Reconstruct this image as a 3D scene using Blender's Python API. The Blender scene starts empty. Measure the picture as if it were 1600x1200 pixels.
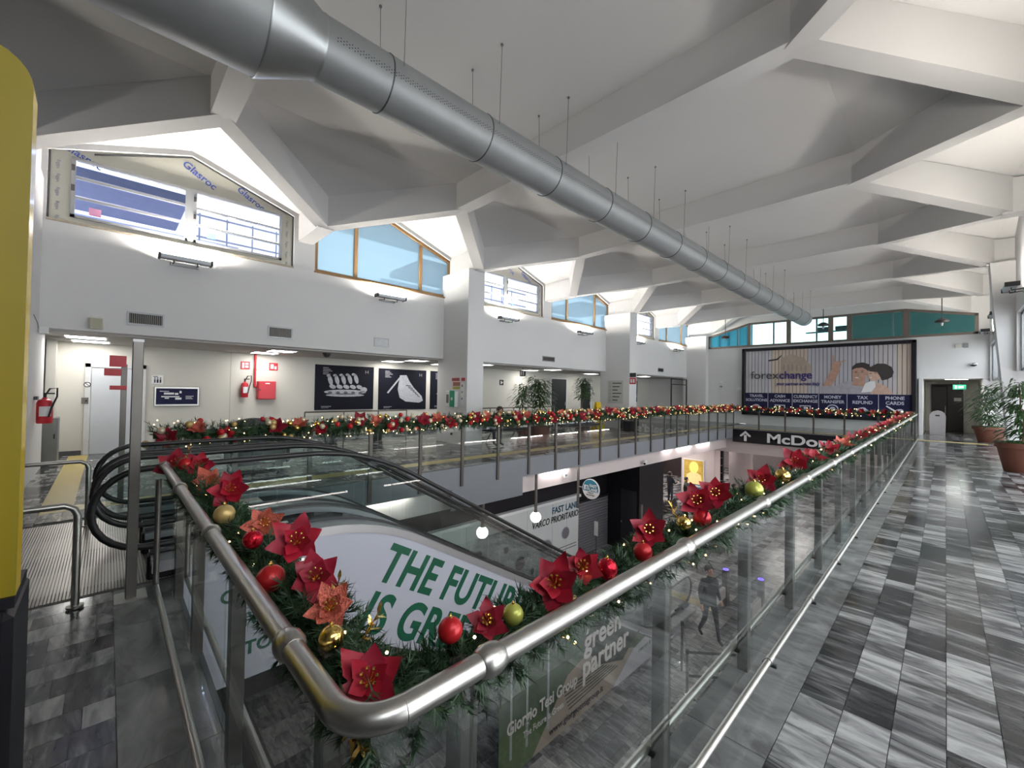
import bpy, math, random
from mathutils import Vector as V, Matrix, noise
random.seed(7)
sc = bpy.context.scene
COL = sc.collection
PI = math.pi

# ------------------------------------------------------------------ camera
cam = bpy.data.cameras.new('camera'); cam_ob = bpy.data.objects.new('camera', cam); COL.objects.link(cam_ob)
cam.sensor_fit = 'HORIZONTAL'; cam.sensor_width = 36.0; cam.lens = 654.0 / 1600 * 36; cam.clip_start = .02; cam.clip_end = 300
RT = V((0.69474227, 0.71906367, 0.01675184)); UP = V((0.00002174, -0.02331141, 0.99972825)); FW = V((-0.71925877, 0.69455311, 0.01621106))
CAM = V((0, 0, 1.7))
cam_ob.matrix_world = Matrix(((RT.x, UP.x, -FW.x, 0), (RT.y, UP.y, -FW.y, 0), (RT.z, UP.z, -FW.z, 1.7), (0, 0, 0, 1)))
sc.camera = cam_ob
def project(p):
    q = V(p) - CAM; w = q.dot(FW)
    return (800 + 654 * q.dot(RT) / w, 600 - 654 * q.dot(UP) / w, w) if w > .05 else (-1e5, -1e5, w)

# ------------------------------------------------------------------ world, exposure
w = bpy.data.worlds.new('sky'); sc.world = w; w.use_nodes = True
bg = w.node_tree.nodes['Background']; bg.inputs[0].default_value = (.95, .97, 1.0, 1); bg.inputs[1].default_value = 3.5
vs = sc.view_settings
vs.view_transform = 'Standard'; vs.look = 'None'; vs.gamma = 1; vs.exposure = 1.02; vs.use_curve_mapping = False
sc.cycles.use_denoising = True
sc.cycles.max_bounces = 8; sc.cycles.diffuse_bounces = 4; sc.cycles.glossy_bounces = 4; sc.cycles.transparent_max_bounces = 24
sc.cycles.caustics_reflective = False; sc.cycles.caustics_refractive = False
sc.cycles.sample_clamp_indirect = 4
UPLIGHT = 205.0       # emission of the wall uplighters
PANEL = 9.0         # emission of recessed ceiling panels
LOWLAMP = 18.0       # emission of the lower hall's lamps
def portal(loc, rot, sx, sy):
    l = bpy.data.lights.new('daylight_portal', 'AREA'); l.shape = 'RECTANGLE'; l.size = sx; l.size_y = sy; l.cycles.is_portal = True
    o = bpy.data.objects.new('daylight_portal', l); o.location = loc; o.rotation_euler = rot; COL.objects.link(o)
portal((1.95, 13, 1.3), (0, PI / 2, 0), 2.0, 28)       # glazing under the right upper wall, light enters towards -x
portal((1.3, 13, 3.2), (0, PI / 2, 0), 1.5, 28)

# ------------------------------------------------------------------ materials
MATS = {}
def nodes(m):
    m.use_nodes = True; nt = m.node_tree; return nt, nt.nodes, nt.links
def mat(name, col, rough=.5, metal=0, var=.08, scale=6, bump=0, emit=0, coat=0, stretch=None, spec=.5):
    if name in MATS: return MATS[name]
    m = bpy.data.materials.new(name); nt, N, L = nodes(m); b = N['Principled BSDF']
    b.inputs['Base Color'].default_value = (*col, 1); b.inputs['Roughness'].default_value = rough; b.inputs['Metallic'].default_value = metal
    b.inputs['Specular IOR Level'].default_value = spec
    if coat: b.inputs['Coat Weight'].default_value = coat
    if emit:
        b.inputs['Emission Color'].default_value = (*col, 1); b.inputs['Emission Strength'].default_value = emit
    if var or bump:
        tc = N.new('ShaderNodeTexCoord'); nz = N.new('ShaderNodeTexNoise'); nz.inputs['Scale'].default_value = scale; nz.inputs['Detail'].default_value = 4
        src = tc.outputs['Object']
        if stretch:
            mp = N.new('ShaderNodeMapping'); mp.inputs['Scale'].default_value = stretch; L.new(src, mp.inputs[0]); src = mp.outputs[0]
        L.new(src, nz.inputs['Vector'])
        if var:
            mx = N.new('ShaderNodeMix'); mx.data_type = 'RGBA'
            mx.inputs[6].default_value = (*[max(0, c * (1 - var)) for c in col], 1); mx.inputs[7].default_value = (*[min(1, c * (1 + var)) for c in col], 1)
            L.new(nz.outputs[0], mx.inputs[0]); L.new(mx.outputs[2], b.inputs['Base Color'])
        if bump:
            bp = N.new('ShaderNodeBump'); bp.inputs['Strength'].default_value = bump; bp.inputs['Distance'].default_value = .01
            L.new(nz.outputs[0], bp.inputs['Height']); L.new(bp.outputs[0], b.inputs['Normal'])
    MATS[name] = m; return m
def glass(name, tint, gloss=.08, rough=.0):
    m = bpy.data.materials.new(name); nt, N, L = nodes(m); N.remove(N['Principled BSDF'])
    t = N.new('ShaderNodeBsdfTransparent'); t.inputs[0].default_value = (*tint, 1)
    g = N.new('ShaderNodeBsdfGlossy'); g.inputs['Roughness'].default_value = rough
    f = N.new('ShaderNodeFresnel'); f.inputs[0].default_value = 1.45
    k = N.new('ShaderNodeMath'); k.operation = 'MULTIPLY_ADD'; k.inputs[1].default_value = .32; k.inputs[2].default_value = gloss * .02
    mx = N.new('ShaderNodeMixShader'); L.new(f.outputs[0], k.inputs[0]); L.new(k.outputs[0], mx.inputs[0]); L.new(t.outputs[0], mx.inputs[1]); L.new(g.outputs[0], mx.inputs[2])
    L.new(mx.outputs[0], N['Material Output'].inputs[0]); MATS[name] = m; return m
def frosted(name, tint, k=.55):
    m = bpy.data.materials.new(name); nt, N, L = nodes(m); N.remove(N['Principled BSDF'])
    t = N.new('ShaderNodeBsdfTransparent'); t.inputs[0].default_value = (*tint, 1)
    d = N.new('ShaderNodeBsdfTranslucent'); d.inputs[0].default_value = (*tint, 1)
    g = N.new('ShaderNodeBsdfGlossy'); g.inputs['Roughness'].default_value = .15
    nz = N.new('ShaderNodeTexNoise'); nz.inputs['Scale'].default_value = .5
    tc = N.new('ShaderNodeTexCoord'); L.new(tc.outputs['Object'], nz.inputs['Vector'])
    mx = N.new('ShaderNodeMixShader'); mx.inputs[0].default_value = k; L.new(t.outputs[0], mx.inputs[1]); L.new(d.outputs[0], mx.inputs[2])
    m2 = N.new('ShaderNodeMixShader'); m2.inputs[0].default_value = .06; L.new(mx.outputs[0], m2.inputs[1]); L.new(g.outputs[0], m2.inputs[2])
    L.new(m2.outputs[0], N['Material Output'].inputs[0]); MATS[name] = m; return m
def marble(name, lo, mid, hi, by_object, rough=.15, sx=2.0, sy=9.5, bias=0):
    """polished grey marble with pale streaks; the pattern and tone are shifted for every tile"""
    m = bpy.data.materials.new(name); nt, N, L = nodes(m); b = N['Principled BSDF']; b.inputs['Roughness'].default_value = rough
    geo = N.new('ShaderNodeNewGeometry')
    if by_object:
        oi = N.new('ShaderNodeObjectInfo'); rnd = oi.outputs['Random']
    else:
        at = N.new('ShaderNodeAttribute'); at.attribute_name = 'rnd'; rnd = at.outputs['Fac']
    mp = N.new('ShaderNodeMapping'); mp.inputs['Scale'].default_value = (sx, sy, 1); mp.inputs['Rotation'].default_value = (0, 0, .18)
    add = N.new('ShaderNodeVectorMath'); add.operation = 'MULTIPLY_ADD'; cmb = N.new('ShaderNodeCombineXYZ')
    for i in range(3): L.new(rnd, cmb.inputs[i])
    L.new(cmb.outputs[0], add.inputs[0]); add.inputs[1].default_value = (37, 91, 53); L.new(geo.outputs['Position'], add.inputs[2])
    L.new(add.outputs[0], mp.inputs[0])
    nz = N.new('ShaderNodeTexNoise'); nz.inputs['Scale'].default_value = 1.0; nz.inputs['Detail'].default_value = 7; nz.inputs['Roughness'].default_value = .62; nz.inputs['Distortion'].default_value = .9
    L.new(mp.outputs[0], nz.inputs['Vector'])
    wn = N.new('ShaderNodeTexWhiteNoise'); wn.noise_dimensions = '1D'; L.new(rnd, wn.inputs['W'])
    s = N.new('ShaderNodeMath'); s.operation = 'MULTIPLY_ADD'; s.inputs[1].default_value = .34; s.inputs[2].default_value = -.17 + bias; L.new(wn.outputs[0], s.inputs[0])
    a2 = N.new('ShaderNodeMath'); a2.operation = 'ADD'; L.new(nz.outputs[0], a2.inputs[0]); L.new(s.outputs[0], a2.inputs[1])
    cr = N.new('ShaderNodeValToRGB'); e = cr.color_ramp.elements
    e[0].position = .33; e[0].color = (*lo, 1); e[1].position = .74; e[1].color = (*hi, 1)
    x = e.new(.47); x.color = (*mid, 1); x = e.new(.60); x.color = tuple(.55 * p + .45 * q for p, q in zip(mid, hi)) + (1,)
    L.new(a2.outputs[0], cr.inputs[0]); L.new(cr.outputs[0], b.inputs['Base Color']); MATS[name] = m; return m

WHITE = mat('white_plaster', (.72, .715, .71), .75, var=.03, scale=1.3, bump=.03)
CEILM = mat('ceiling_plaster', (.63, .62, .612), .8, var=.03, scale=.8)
CREAM = mat('cream_plaster', (.62, .60, .54), .75, var=.03, scale=1.5)
PINK = mat('warm_lit_white', (.66, .58, .57), .6, var=.03)  # white with the rosy cast of warm lamp light put into the colour
POSTM = mat('post_steel', (.115, .105, .096), .48, .7, var=.15, scale=8)  # steel tone darkened for the shade the near posts stand in
GREYP = mat('grey_fascia_paint', (.20, .212, .235), .55, var=.04)
STEEL = mat('brushed_steel', (.50, .485, .45), .32, 1, var=.12, scale=30, stretch=(1, 1, 6))
STEELD = mat('dull_steel', (.20, .185, .168), .45, .9, var=.15, scale=8)
ALU = mat('aluminium', (.34, .35, .36), .45, .6, var=.06)
DUCT = mat('galvanised_duct', (.33, .345, .345), .5, .45, var=.10, scale=3)
DARKM = mat('dark_metal', (.05, .05, .052), .45, .5, var=.15)
BLACK = mat('black_rubber', (.012, .012, .013), .38, var=.2)
BLACKW = mat('black_panel', (.010, .009, .012), .45, var=.15, spec=.25)
YELLOW = mat('yellow_acrylic', (.86, .60, .01), .25, var=.05, scale=2, coat=.3)
TACT = mat('yellow_floor_strip', (.52, .41, .14), .4, var=.12, scale=9)
RED = mat('signal_red', (.55, .02, .035), .35, var=.08)
WHITEP = mat('white_print', (.80, .80, .80), .5, var=.02)
BLACKP = mat('black_print', (.01, .01, .012), .5, var=.05)
NAVY = mat('navy_print', (.014, .014, .052), .6, var=.08, spec=.2)
GREENT = mat('green_lettering', (.0, .09, .045), .45, var=.04)
GREENS = mat('green_sign', (.02, .28, .16), .4, var=.05)
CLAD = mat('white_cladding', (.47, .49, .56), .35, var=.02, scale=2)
WOODF = mat('oak_frame', (.25, .145, .06), .45, var=.25, scale=7, stretch=(1, 8, 1))
BOARD = mat('gypsum_board', (.66, .64, .55), .85, var=.06, scale=3)
TERRA = mat('terracotta', (.14, .046, .027), .7, var=.15, scale=8, bump=.1)
SOIL = mat('potting_soil', (.05, .035, .025), .95, var=.3, scale=30, bump=.4)
LEAF = mat('dark_leaf', (.035, .085, .025), .42, var=.5, scale=9)
STEM = mat('plant_stem', (.17, .12, .07), .8, var=.3, scale=20)
NEEDLE = mat('pine_needles', (.026, .066, .024), .55, var=.6, scale=14)
PETAL = mat('red_velvet_petal', (.36, .005, .022), .55, var=.25, scale=12)
PETALD = mat('dark_red_petal', (.27, .005, .022), .55, var=.25, scale=12)
GLIT = mat('glitter_coral', (.60, .13, .085), .35, .3, var=.75, scale=160, bump=.6)
GOLD = mat('shiny_gold', (.80, .55, .16), .16, 1, var=.15, scale=25)
GOLDM = mat('matte_gold', (.62, .44, .17), .45, .5, var=.12, scale=10)
REDM = mat('matte_red_bauble', (.50, .012, .018), .34, .25, var=.12, scale=6)
REDS = mat('glossy_red_bauble', (.62, .01, .03), .10, .7, var=.5, scale=50, bump=.5)
LIME = mat('lime_bauble', (.46, .47, .09), .3, .3, var=.15, scale=10)
CREAMB = mat('cream_bauble', (.70, .60, .42), .25, .4, var=.12, scale=10)
FAIRY = mat('fairy_light_glow', (1, .66, .28), .4, var=0, emit=5)
LAMP = mat('lamp_panel', (1, .98, .95), .5, var=0, emit=PANEL)
UPL = mat('uplighter_tube', (1, .95, .87), .5, var=0, emit=UPLIGHT); UPLR = mat('uplighter_tube_right', (1, .95, .87), .5, var=0, emit=UPLIGHT * .36)
LOWL = mat('lower_lamp', (1, .92, .88), .5, var=0, emit=LOWLAMP)
GLOBE = mat('globe_lamp_glow', (1, .95, .86), .4, var=0, emit=6)
GLASS = glass('railing_glass', (.93, .95, .94), .12)
ESCG = glass('escalator_glass', (.93, .955, .95), .14)
BLUEG = frosted('frosted_blue_glass', (.37, .455, .50), .5)
LAVG = glass('louvre_glass', (.55, .60, .74), .1)
TEALG = glass('teal_glass', (.50, .72, .73), .1)
CLEARG = glass('clear_glass', (.93, .95, .96), .06)
SEAT = mat('black_leatherette', (.015, .015, .017), .4, var=.2)
SKIN = mat('skin', (.50, .29, .21), .5, var=.06)
HAIR = mat('dark_hair', (.018, .013, .011), .5, var=.4, scale=60)
JACKET = mat('black_jacket', (.014, .014, .018), .8, var=.2, scale=20)
TROUS = mat('dark_trousers', (.02, .022, .032), .8, var=.2, scale=20)
COATG = mat('olive_coat', (.055, .052, .038), .85, var=.2, scale=20)
SHOE = mat('dark_shoes', (.015, .013, .012), .5, var=.1)
SHUT = mat('grey_roller_shutter', (.24, .235, .26), .4, .5, var=.06)
TILE_O = marble('marble_tile_single', (.026, .028, .031), (.088, .09, .095), (.50, .50, .49), True)
TILE_S = marble('marble_tile', (.026, .028, .031), (.088, .09, .095), (.50, .50, .49), False)
TILE_L = marble('lower_marble_tile', (.06, .062, .068), (.17, .174, .182), (.42, .42, .43), False, .25, 3, 11)
KERB = marble('marble_border', (.11, .112, .11), (.20, .204, .20), (.34, .35, .34), False, .2, 2.5, 5)
JOINT = mat('tile_joint', (.05, .05, .05), .8, var=.1)

# ------------------------------------------------------------------ mesh builder
class MB:
    def __init__(s): s.v = []; s.f = []; s.m = []
    def add(s, vs, fs, mi=0):
        n = len(s.v); s.v += [tuple(p) for p in vs]; s.f += [tuple(i + n for i in f) for f in fs]; s.m += [mi] * len(fs); return s
    def box(s, x0, y0, z0, x1, y1, z1, mi=0):
        x0, x1 = sorted((x0, x1)); y0, y1 = sorted((y0, y1)); z0, z1 = sorted((z0, z1))
        return s.add([(x0, y0, z0), (x1, y0, z0), (x1, y1, z0), (x0, y1, z0), (x0, y0, z1), (x1, y0, z1), (x1, y1, z1), (x0, y1, z1)],
              [(0, 3, 2, 1), (4, 5, 6, 7), (0, 1, 5, 4), (1, 2, 6, 5), (2, 3, 7, 6), (3, 0, 4, 7)], mi)
    def bbox(s, x0, y0, z0, x1, y1, z1, b=.01, mi=0):
        """box with chamfered edges"""
        x0, x1 = sorted((x0, x1)); y0, y1 = sorted((y0, y1)); z0, z1 = sorted((z0, z1)); b = min(b, (x1 - x0) / 3, (y1 - y0) / 3, (z1 - z0) / 3)
        vs = []; 
        for x, ix in ((x0, b), (x1, -b)):
            for y, iy in ((y0, b), (y1, -b)):
                for z, iz in ((z0, b), (z1, -b)): vs += [(x, y + iy, z + iz), (x + ix, y, z + iz), (x + ix, y + iy, z)]
        def q(x, y, z, a): return 3 * (x * 4 + y * 2 + z) + a
        fs = []
        for i in (0, 1):
            fs.append((q(i,0,0,0), q(i,1,0,0), q(i,1,1,0), q(i,0,1,0)) if i else (q(i,0,0,0), q(i,0,1,0), q(i,1,1,0), q(i,1,0,0)))
            fs.append((q(0,i,0,1), q(0,i,1,1), q(1,i,1,1), q(1,i,0,1)) if i else (q(0,i,0,1), q(1,i,0,1), q(1,i,1,1), q(0,i,1,1)))
            fs.append((q(0,0,i,2), q(1,0,i,2), q(1,1,i,2), q(0,1,i,2)) if i else (q(0,0,i,2), q(0,1,i,2), q(1,1,i,2), q(1,0,i,2)))
        for i in (0, 1):
            for j in (0, 1):
                fs.append((q(i,j,0,0), q(i,j,1,0), q(i,j,1,1), q(i,j,0,1))); fs.append((q(i,0,j,0), q(i,1,j,0), q(i,1,j,2), q(i,0,j,2))); fs.append((q(0,i,j,1), q(1,i,j,1), q(1,i,j,2), q(0,i,j,2)))
                for k in (0, 1): fs.append((q(i,j,k,0), q(i,j,k,1), q(i,j,k,2)))
        return s.add(vs, fs, mi)
    def obox(s, o, u, v, n, a, b, c, mi=0):
        """box at corner-centre o with half sizes a,b,c on unit axes u,v,n"""
        o, u, v, n = V(o), V(u), V(v), V(n)
        vs = [o + u * (a * i) + v * (b * j) + n * (c * k) for k in (-1, 1) for i, j in ((-1, -1), (1, -1), (1, 1), (-1, 1))]
        return s.add(vs, [(0, 3, 2, 1), (4, 5, 6, 7), (0, 1, 5, 4), (1, 2, 6, 5), (2, 3, 7, 6), (3, 0, 4, 7)], mi)
    def poly(s, pts, mi=0): return s.add(pts, [tuple(range(len(pts)))], mi)
    def prism(s, pts, d, mi=0):
        """polygon pts (3-D) swept by vector d"""
        n = len(pts); a = [V(p) for p in pts]; d = V(d); vs = a + [p + d for p in a]
        return s.add(vs, [tuple(range(n))[::-1], tuple(range(n, 2 * n))] + [(i, (i + 1) % n, (i + 1) % n + n, i + n) for i in range(n)], mi)
    def tube(s, path, r, n=8, mi=0, closed=False, caps=True):
        P = [V(p) for p in path]; k = len(P); rs = r if isinstance(r, (list, tuple)) else [r] * k
        vs = []; up = None
        for i in range(k):
            if closed: t = (P[(i + 1) % k] - P[i - 1])
            else: t = P[min(i + 1, k - 1)] - P[max(i - 1, 0)]
            t.normalize()
            if up is None: up = V((0, 0, 1)) if abs(t.z) < .9 else V((1, 0, 0))
            a = t.cross(up)
            if a.length < 1e-4: a = t.cross(V((1, .3, 0)))
            a.normalize(); up = a.cross(t)
            for j in range(n):
                c = 2 * PI * j / n; vs.append(P[i] + (a * math.cos(c) + up * math.sin(c)) * rs[i])
        fs = []
        for i in range(k if closed else k - 1):
            for j in range(n):
                a0 = i * n + j; a1 = i * n + (j + 1) % n; i2 = (i + 1) % k; fs.append((a0, a1, i2 * n + (j + 1) % n, i2 * n + j))
        if caps and not closed: fs += [tuple(range(n))[::-1], tuple(range((k - 1) * n, k * n))]
        return s.add(vs, fs, mi)
    def lathe(s, prof, c, n=16, axis='Z', mi=0):
        c = V(c); vs = []
        ax = {'X': (V((0, 1, 0)), V((0, 0, 1)), V((1, 0, 0))), 'Y': (V((0, 0, 1)), V((1, 0, 0)), V((0, 1, 0))), 'Z': (V((1, 0, 0)), V((0, 1, 0)), V((0, 0, 1)))}[axis]
        for r, h in prof:
            for j in range(n): vs.append(c + ax[0] * (r * math.cos(2 * PI * j / n)) + ax[1] * (r * math.sin(2 * PI * j / n)) + ax[2] * h)
        fs = [(i * n + j, i * n + (j + 1) % n, (i + 1) * n + (j + 1) % n, (i + 1) * n + j) for i in range(len(prof) - 1) for j in range(n)]
        fs += [tuple(range(n))[::-1], tuple(range((len(prof) - 1) * n, len(prof) * n))]
        return s.add(vs, fs, mi)
    def sphere(s, c, r, n=12, m=8, sc=(1, 1, 1), mi=0):
        c = V(c); vs = [c + V((0, 0, -r * sc[2]))]
        for i in range(1, m):
            a = -PI / 2 + PI * i / m
            for j in range(n): vs.append(c + V((r * sc[0] * math.cos(a) * math.cos(2 * PI * j / n), r * sc[1] * math.cos(a) * math.sin(2 * PI * j / n), r * sc[2] * math.sin(a))))
        vs.append(c + V((0, 0, r * sc[2]))); fs = []
        for j in range(n):
            fs.append((0, 1 + (j + 1) % n, 1 + j)); t = 1 + (m - 2) * n; fs.append((t + j, t + (j + 1) % n, len(vs) - 1))
            for i in range(m - 2): fs.append((1 + i * n + j, 1 + i * n + (j + 1) % n, 1 + (i + 1) * n + (j + 1) % n, 1 + (i + 1) * n + j))
        return s.add(vs, fs, mi)
    def mesh(s, name, mats, smooth=False):
        me = bpy.data.meshes.new(name); me.from_pydata(s.v, [], s.f)
        for m in (mats if isinstance(mats, (list, tuple)) else [mats]): me.materials.append(m)
        if any(s.m): me.polygons.foreach_set('material_index', s.m)
        if smooth:
            me.polygons.foreach_set('use_smooth', [True] * len(me.polygons))
            try: me.set_sharp_from_angle(angle=math.radians(40))
            except Exception: pass
        me.update(); return me
    def build(s, name, mats, parent=None, smooth=False):
        return link(name, s.mesh(name, mats, smooth), parent)
def link(name, me, parent=None):
    o = bpy.data.objects.new(name, me); COL.objects.link(o)
    if parent is not None: adopt(o, parent)
    return o
def adopt(o, p):
    o.parent = p; o.matrix_parent_inverse = world_of(p).inverted()
def world_of(o):
    m = Matrix.LocRotScale(o.location, o.rotation_euler, o.scale)
    if o.parent: m = world_of(o.parent) @ o.matrix_parent_inverse @ m
    return m
def tag(o, label, cat, group=None, kind=None):
    o['label'] = label; o['category'] = cat
    if group: o['group'] = group
    if kind: o['kind'] = kind
    return o
def thing(name, label, cat, loc, group=None):
    o = bpy.data.objects.new(name, None); o.empty_display_size = .1; o.location = loc; COL.objects.link(o); return tag(o, label, cat, group)
def struct(o): o['kind'] = 'structure'; return o
def sroot(name, loc=(0, 0, 0)):
    o = bpy.data.objects.new(name, None); o.location = loc; COL.objects.link(o); return struct(o)
def text(name, s, size, o, u, v, m, parent, align='CENTER', sx=1.0, bold=0, shear=0, ext=.003, space=1, fit=None):
    """lettering as a mesh; o = baseline point, u = reading direction, v = up"""
    c = bpy.data.curves.new(name, 'FONT'); c.body = s; c.size = size; c.align_x = align; c.extrude = ext; c.offset = bold; c.shear = shear; c.space_character = space; c.resolution_u = 6 if size > .3 else 3
    t = bpy.data.objects.new(name, c); COL.objects.link(t)
    dg = bpy.context.evaluated_depsgraph_get(); me = bpy.data.meshes.new_from_object(t.evaluated_get(dg)); bpy.data.objects.remove(t); bpy.data.curves.remove(c)
    
    if fit: xs = [q.co.x for q in me.vertices]; sx = fit / (max(xs) - min(xs))
    u, v = V(u).normalized(), V(v).normalized(); n = u.cross(v); M = Matrix.Translation(V(o)) @ Matrix(((u.x * sx, v.x, n.x, 0), (u.y * sx, v.y, n.y, 0), (u.z * sx, v.z, n.z, 0), (0, 0, 0, 1)))
    me.transform(M); me.materials.clear(); me.materials.append(m); me.name = name
    return link(name, me, parent)
def copy_tree(o, parent=None):
    c = o.copy(); COL.objects.link(c)
    if parent is not None: c.parent = parent
    for ch in [x for x in bpy.data.objects if x.parent == o]: copy_tree(ch, c)
    return c
X3, Y3, Z3 = V((1, 0, 0)), V((0, 1, 0)), V((0, 0, 1))

# ================================================================== STRUCTURE
XL, XR, YB, YE = -11.5, 1.32, -6.0, 27.0       # upper walls left / right, wall behind the camera, far wall
XREC, XWIN = -14.3, 1.95                       # back wall of the left recess, glazing under the right upper wall
VX0, VX1, VY0, VY1 = -7.45, -.86, .45, 22.75   # the void between the two floors
LOW = -4.2                                     # lower floor level
STEP = 4.75
YK = [-5.9 + STEP * i for i in range(8)]       # roof valleys: -5.9, -1.15, 3.6, 8.35, 13.1, 17.85, 22.6, 27.35
AK = [y + STEP / 2 for y in YK]                # roof ridges (cross beams)

# ---------- floors with single tiles
def tile_rows(x0, x1, y0, y1, wd, l0, l1, seed):
    rr = random.Random(seed); out = []; n = max(1, round((x1 - x0) / wd)); wd = (x1 - x0) / n
    for i in range(n):
        y = y0 - rr.random() * .25
        while y < y1:
            l = rr.uniform(l0, l1); a, b = max(y, y0), min(y + l, y1)
            if b - a > .03: out.append((x0 + i * wd, a, x0 + (i + 1) * wd, b))
            y += l
    return out
def tile_mesh(name, tiles, z, m, parent, gap=.0015, h=.006):
    vs = []; fs = []; rn = []; rr = random.Random(name)
    for a, b, c, d in tiles:
        n = len(vs); a, b, c, d = a + gap, b + gap, c - gap, d - gap
        vs += [(a, b, z), (c, b, z), (c, d, z), (a, d, z), (a, b, z - h), (c, b, z - h), (c, d, z - h), (a, d, z - h)]
        fs += [(n, n + 1, n + 2, n + 3), (n, n + 4, n + 5, n + 1), (n + 1, n + 5, n + 6, n + 2), (n + 2, n + 6, n + 7, n + 3), (n + 3, n + 7, n + 4, n)]
        rn += [rr.random()] * 5
    me = bpy.data.meshes.new(name); me.from_pydata(vs, [], fs); me.materials.append(m)
    at = me.attributes.new('rnd', 'FLOAT', 'FACE'); at.data.foreach_set('value', rn); me.update()
    o = link(name, me, parent); o['kind'] = 'stuff'; return o
m = MB()
S = -.45
m.box(XREC, YB, S, XWIN, VY0, -.008); m.box(VX1, VY0, S, XWIN, YE, -.008); m.box(XREC, VY0, S, VX0, YE, -.008); m.box(VX0, VY1, S, VX1, YE, -.008); m.box(-.9, YE, S, 1.3, 31, -.008)
floor = struct(m.build('floor', JOINT))
tiles = tile_rows(-.58, XWIN, -3, YE, .2, .2, .42, 1) + tile_rows(-4.75, -.95, -3, .07, .2, .2, .42, 2) + tile_rows(XREC, -7.5, -3, -.6, .2, .2, .42, 8)
tiles += tile_rows(XREC, -8.45, -.6, YE, .2, .2, .42, 3) + tile_rows(-8.1, -7.6, -.6, VY1 + .3, .25, .25, .45, 4)
tiles += tile_rows(-8.1, -.58, VY1 + .9, YE, .2, .2, .42, 5) + tile_rows(-.7, 1.1, YE, 30.5, .2, .2, .42, 6)
tiles += [(a, b, c, d) for a, b, c, d in tile_rows(-.95, -.58, -3, .07, .185, .3, .5, 7)]
def seen_area(t):
    a, b, c, d = t; q = [project(p) for p in ((a, b, 0), (c, b, 0), (c, d, 0), (a, d, 0))]
    if min(x[2] for x in q) < .1: return 0
    cx = sum(x[0] for x in q) / 4; cy = sum(x[1] for x in q) / 4
    if not (-10 < cx < 1610 and -10 < cy < 1215): return 0
    return abs(sum(q[i][0] * q[(i + 1) % 4][1] - q[(i + 1) % 4][0] * q[i][1] for i in range(4))) / 2
tiles.sort(key=seen_area, reverse=True)
tmesh = MB().box(-.5, -.5, -1, .5, .5, 0).mesh('tile', TILE_O)
for a, b, c, d in tiles[:300]:
    o = bpy.data.objects.new('tile', tmesh); COL.objects.link(o); o.location = ((a + c) / 2, (b + d) / 2, 0); o.scale = (c - a - .003, d - b - .003, .006); o.parent = floor
tile_mesh('tiles', tiles[300:], 0, TILE_S, floor)
# pale marble border along the void and the yellow tactile strips
kb = [(-.95 + 0 * i, y, -.58, y + .9) for i, y in enumerate([VY0 + .0 + .9 * k for k in range(25)]) if y < VY1]
kb += [(-4.75 + .76 * k, .07, -4.75 + .76 * (k + 1), VY0) for k in range(5)] + [(-.95, .07, -.58, VY0)]
kb += [(-7.6, y, VX0 - .01, y + .9) for y in [.5 + .9 * k for k in range(25)]] + [(-8.1 + .94 * k, VY1, -8.1 + .94 * (k + 1), VY1 + .3) for k in range(8)]
tile_mesh('border_slabs', kb, .001, KERB, floor, .002, .008)
m = MB(); m.box(-8.45, -.6, -.007, -8.1, VY1 + .9, .002); m.box(-8.1, VY1 + .5, -.007, 1.1, VY1 + .9, .002); m.box(XREC + .1, -.62, -.007, -8.45, -.3, .002); m.build('yellow_strip', TACT, floor)
# lower floor
m = MB(); m.box(-20, -6, LOW - .2, 6, 40, LOW - .008); lf = struct(m.build('floor', JOINT))
tile_mesh('tiles', tile_rows(-16, 3, 2, 36, .3, .3, .6, 9), LOW, TILE_L, lf, .002, .006)
# slab edges round the void
m = MB()
m.box(VX0 + .004, VY0, -.47, VX0 + .03, VY1, -.012); m.box(VX0, VY1 - .03, -.47, VX1, VY1 - .004, -.012); m.box(VX1 - .03, VY0, -.47, VX1 - .004, VY1, -.012); m.box(-4.55, VY0 + .004, -.47, VX1, VY0 + .03, -.012)
m.box(VX0 + .004, 5.4, -.93, VX0 + .03, 7.6, -.47); struct(m.build('trim_1', GREYP))
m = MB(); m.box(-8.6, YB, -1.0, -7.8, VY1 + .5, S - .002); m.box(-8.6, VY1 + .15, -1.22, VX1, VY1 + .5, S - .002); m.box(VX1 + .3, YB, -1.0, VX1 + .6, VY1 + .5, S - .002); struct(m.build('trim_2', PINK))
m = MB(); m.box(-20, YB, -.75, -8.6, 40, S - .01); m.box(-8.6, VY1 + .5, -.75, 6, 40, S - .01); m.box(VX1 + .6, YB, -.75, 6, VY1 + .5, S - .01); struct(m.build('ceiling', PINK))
# lower walls, far out of the way
m = MB(); m.box(-20, 36, LOW, 6, 36.3, -.7); struct(m.build('wall_lower_far', mat('rosy_grey_wall', (.40, .35, .35), .6, var=.05)))
m = MB(); m.box(3.2, YB, LOW, 3.4, 36, -.7); m.box(-20, YB - .2, LOW, 6, YB, -.7); m.box(-20.2, YB, LOW, -20, 36, -.7); struct(m.build('wall_lower_side', PINK))

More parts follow.
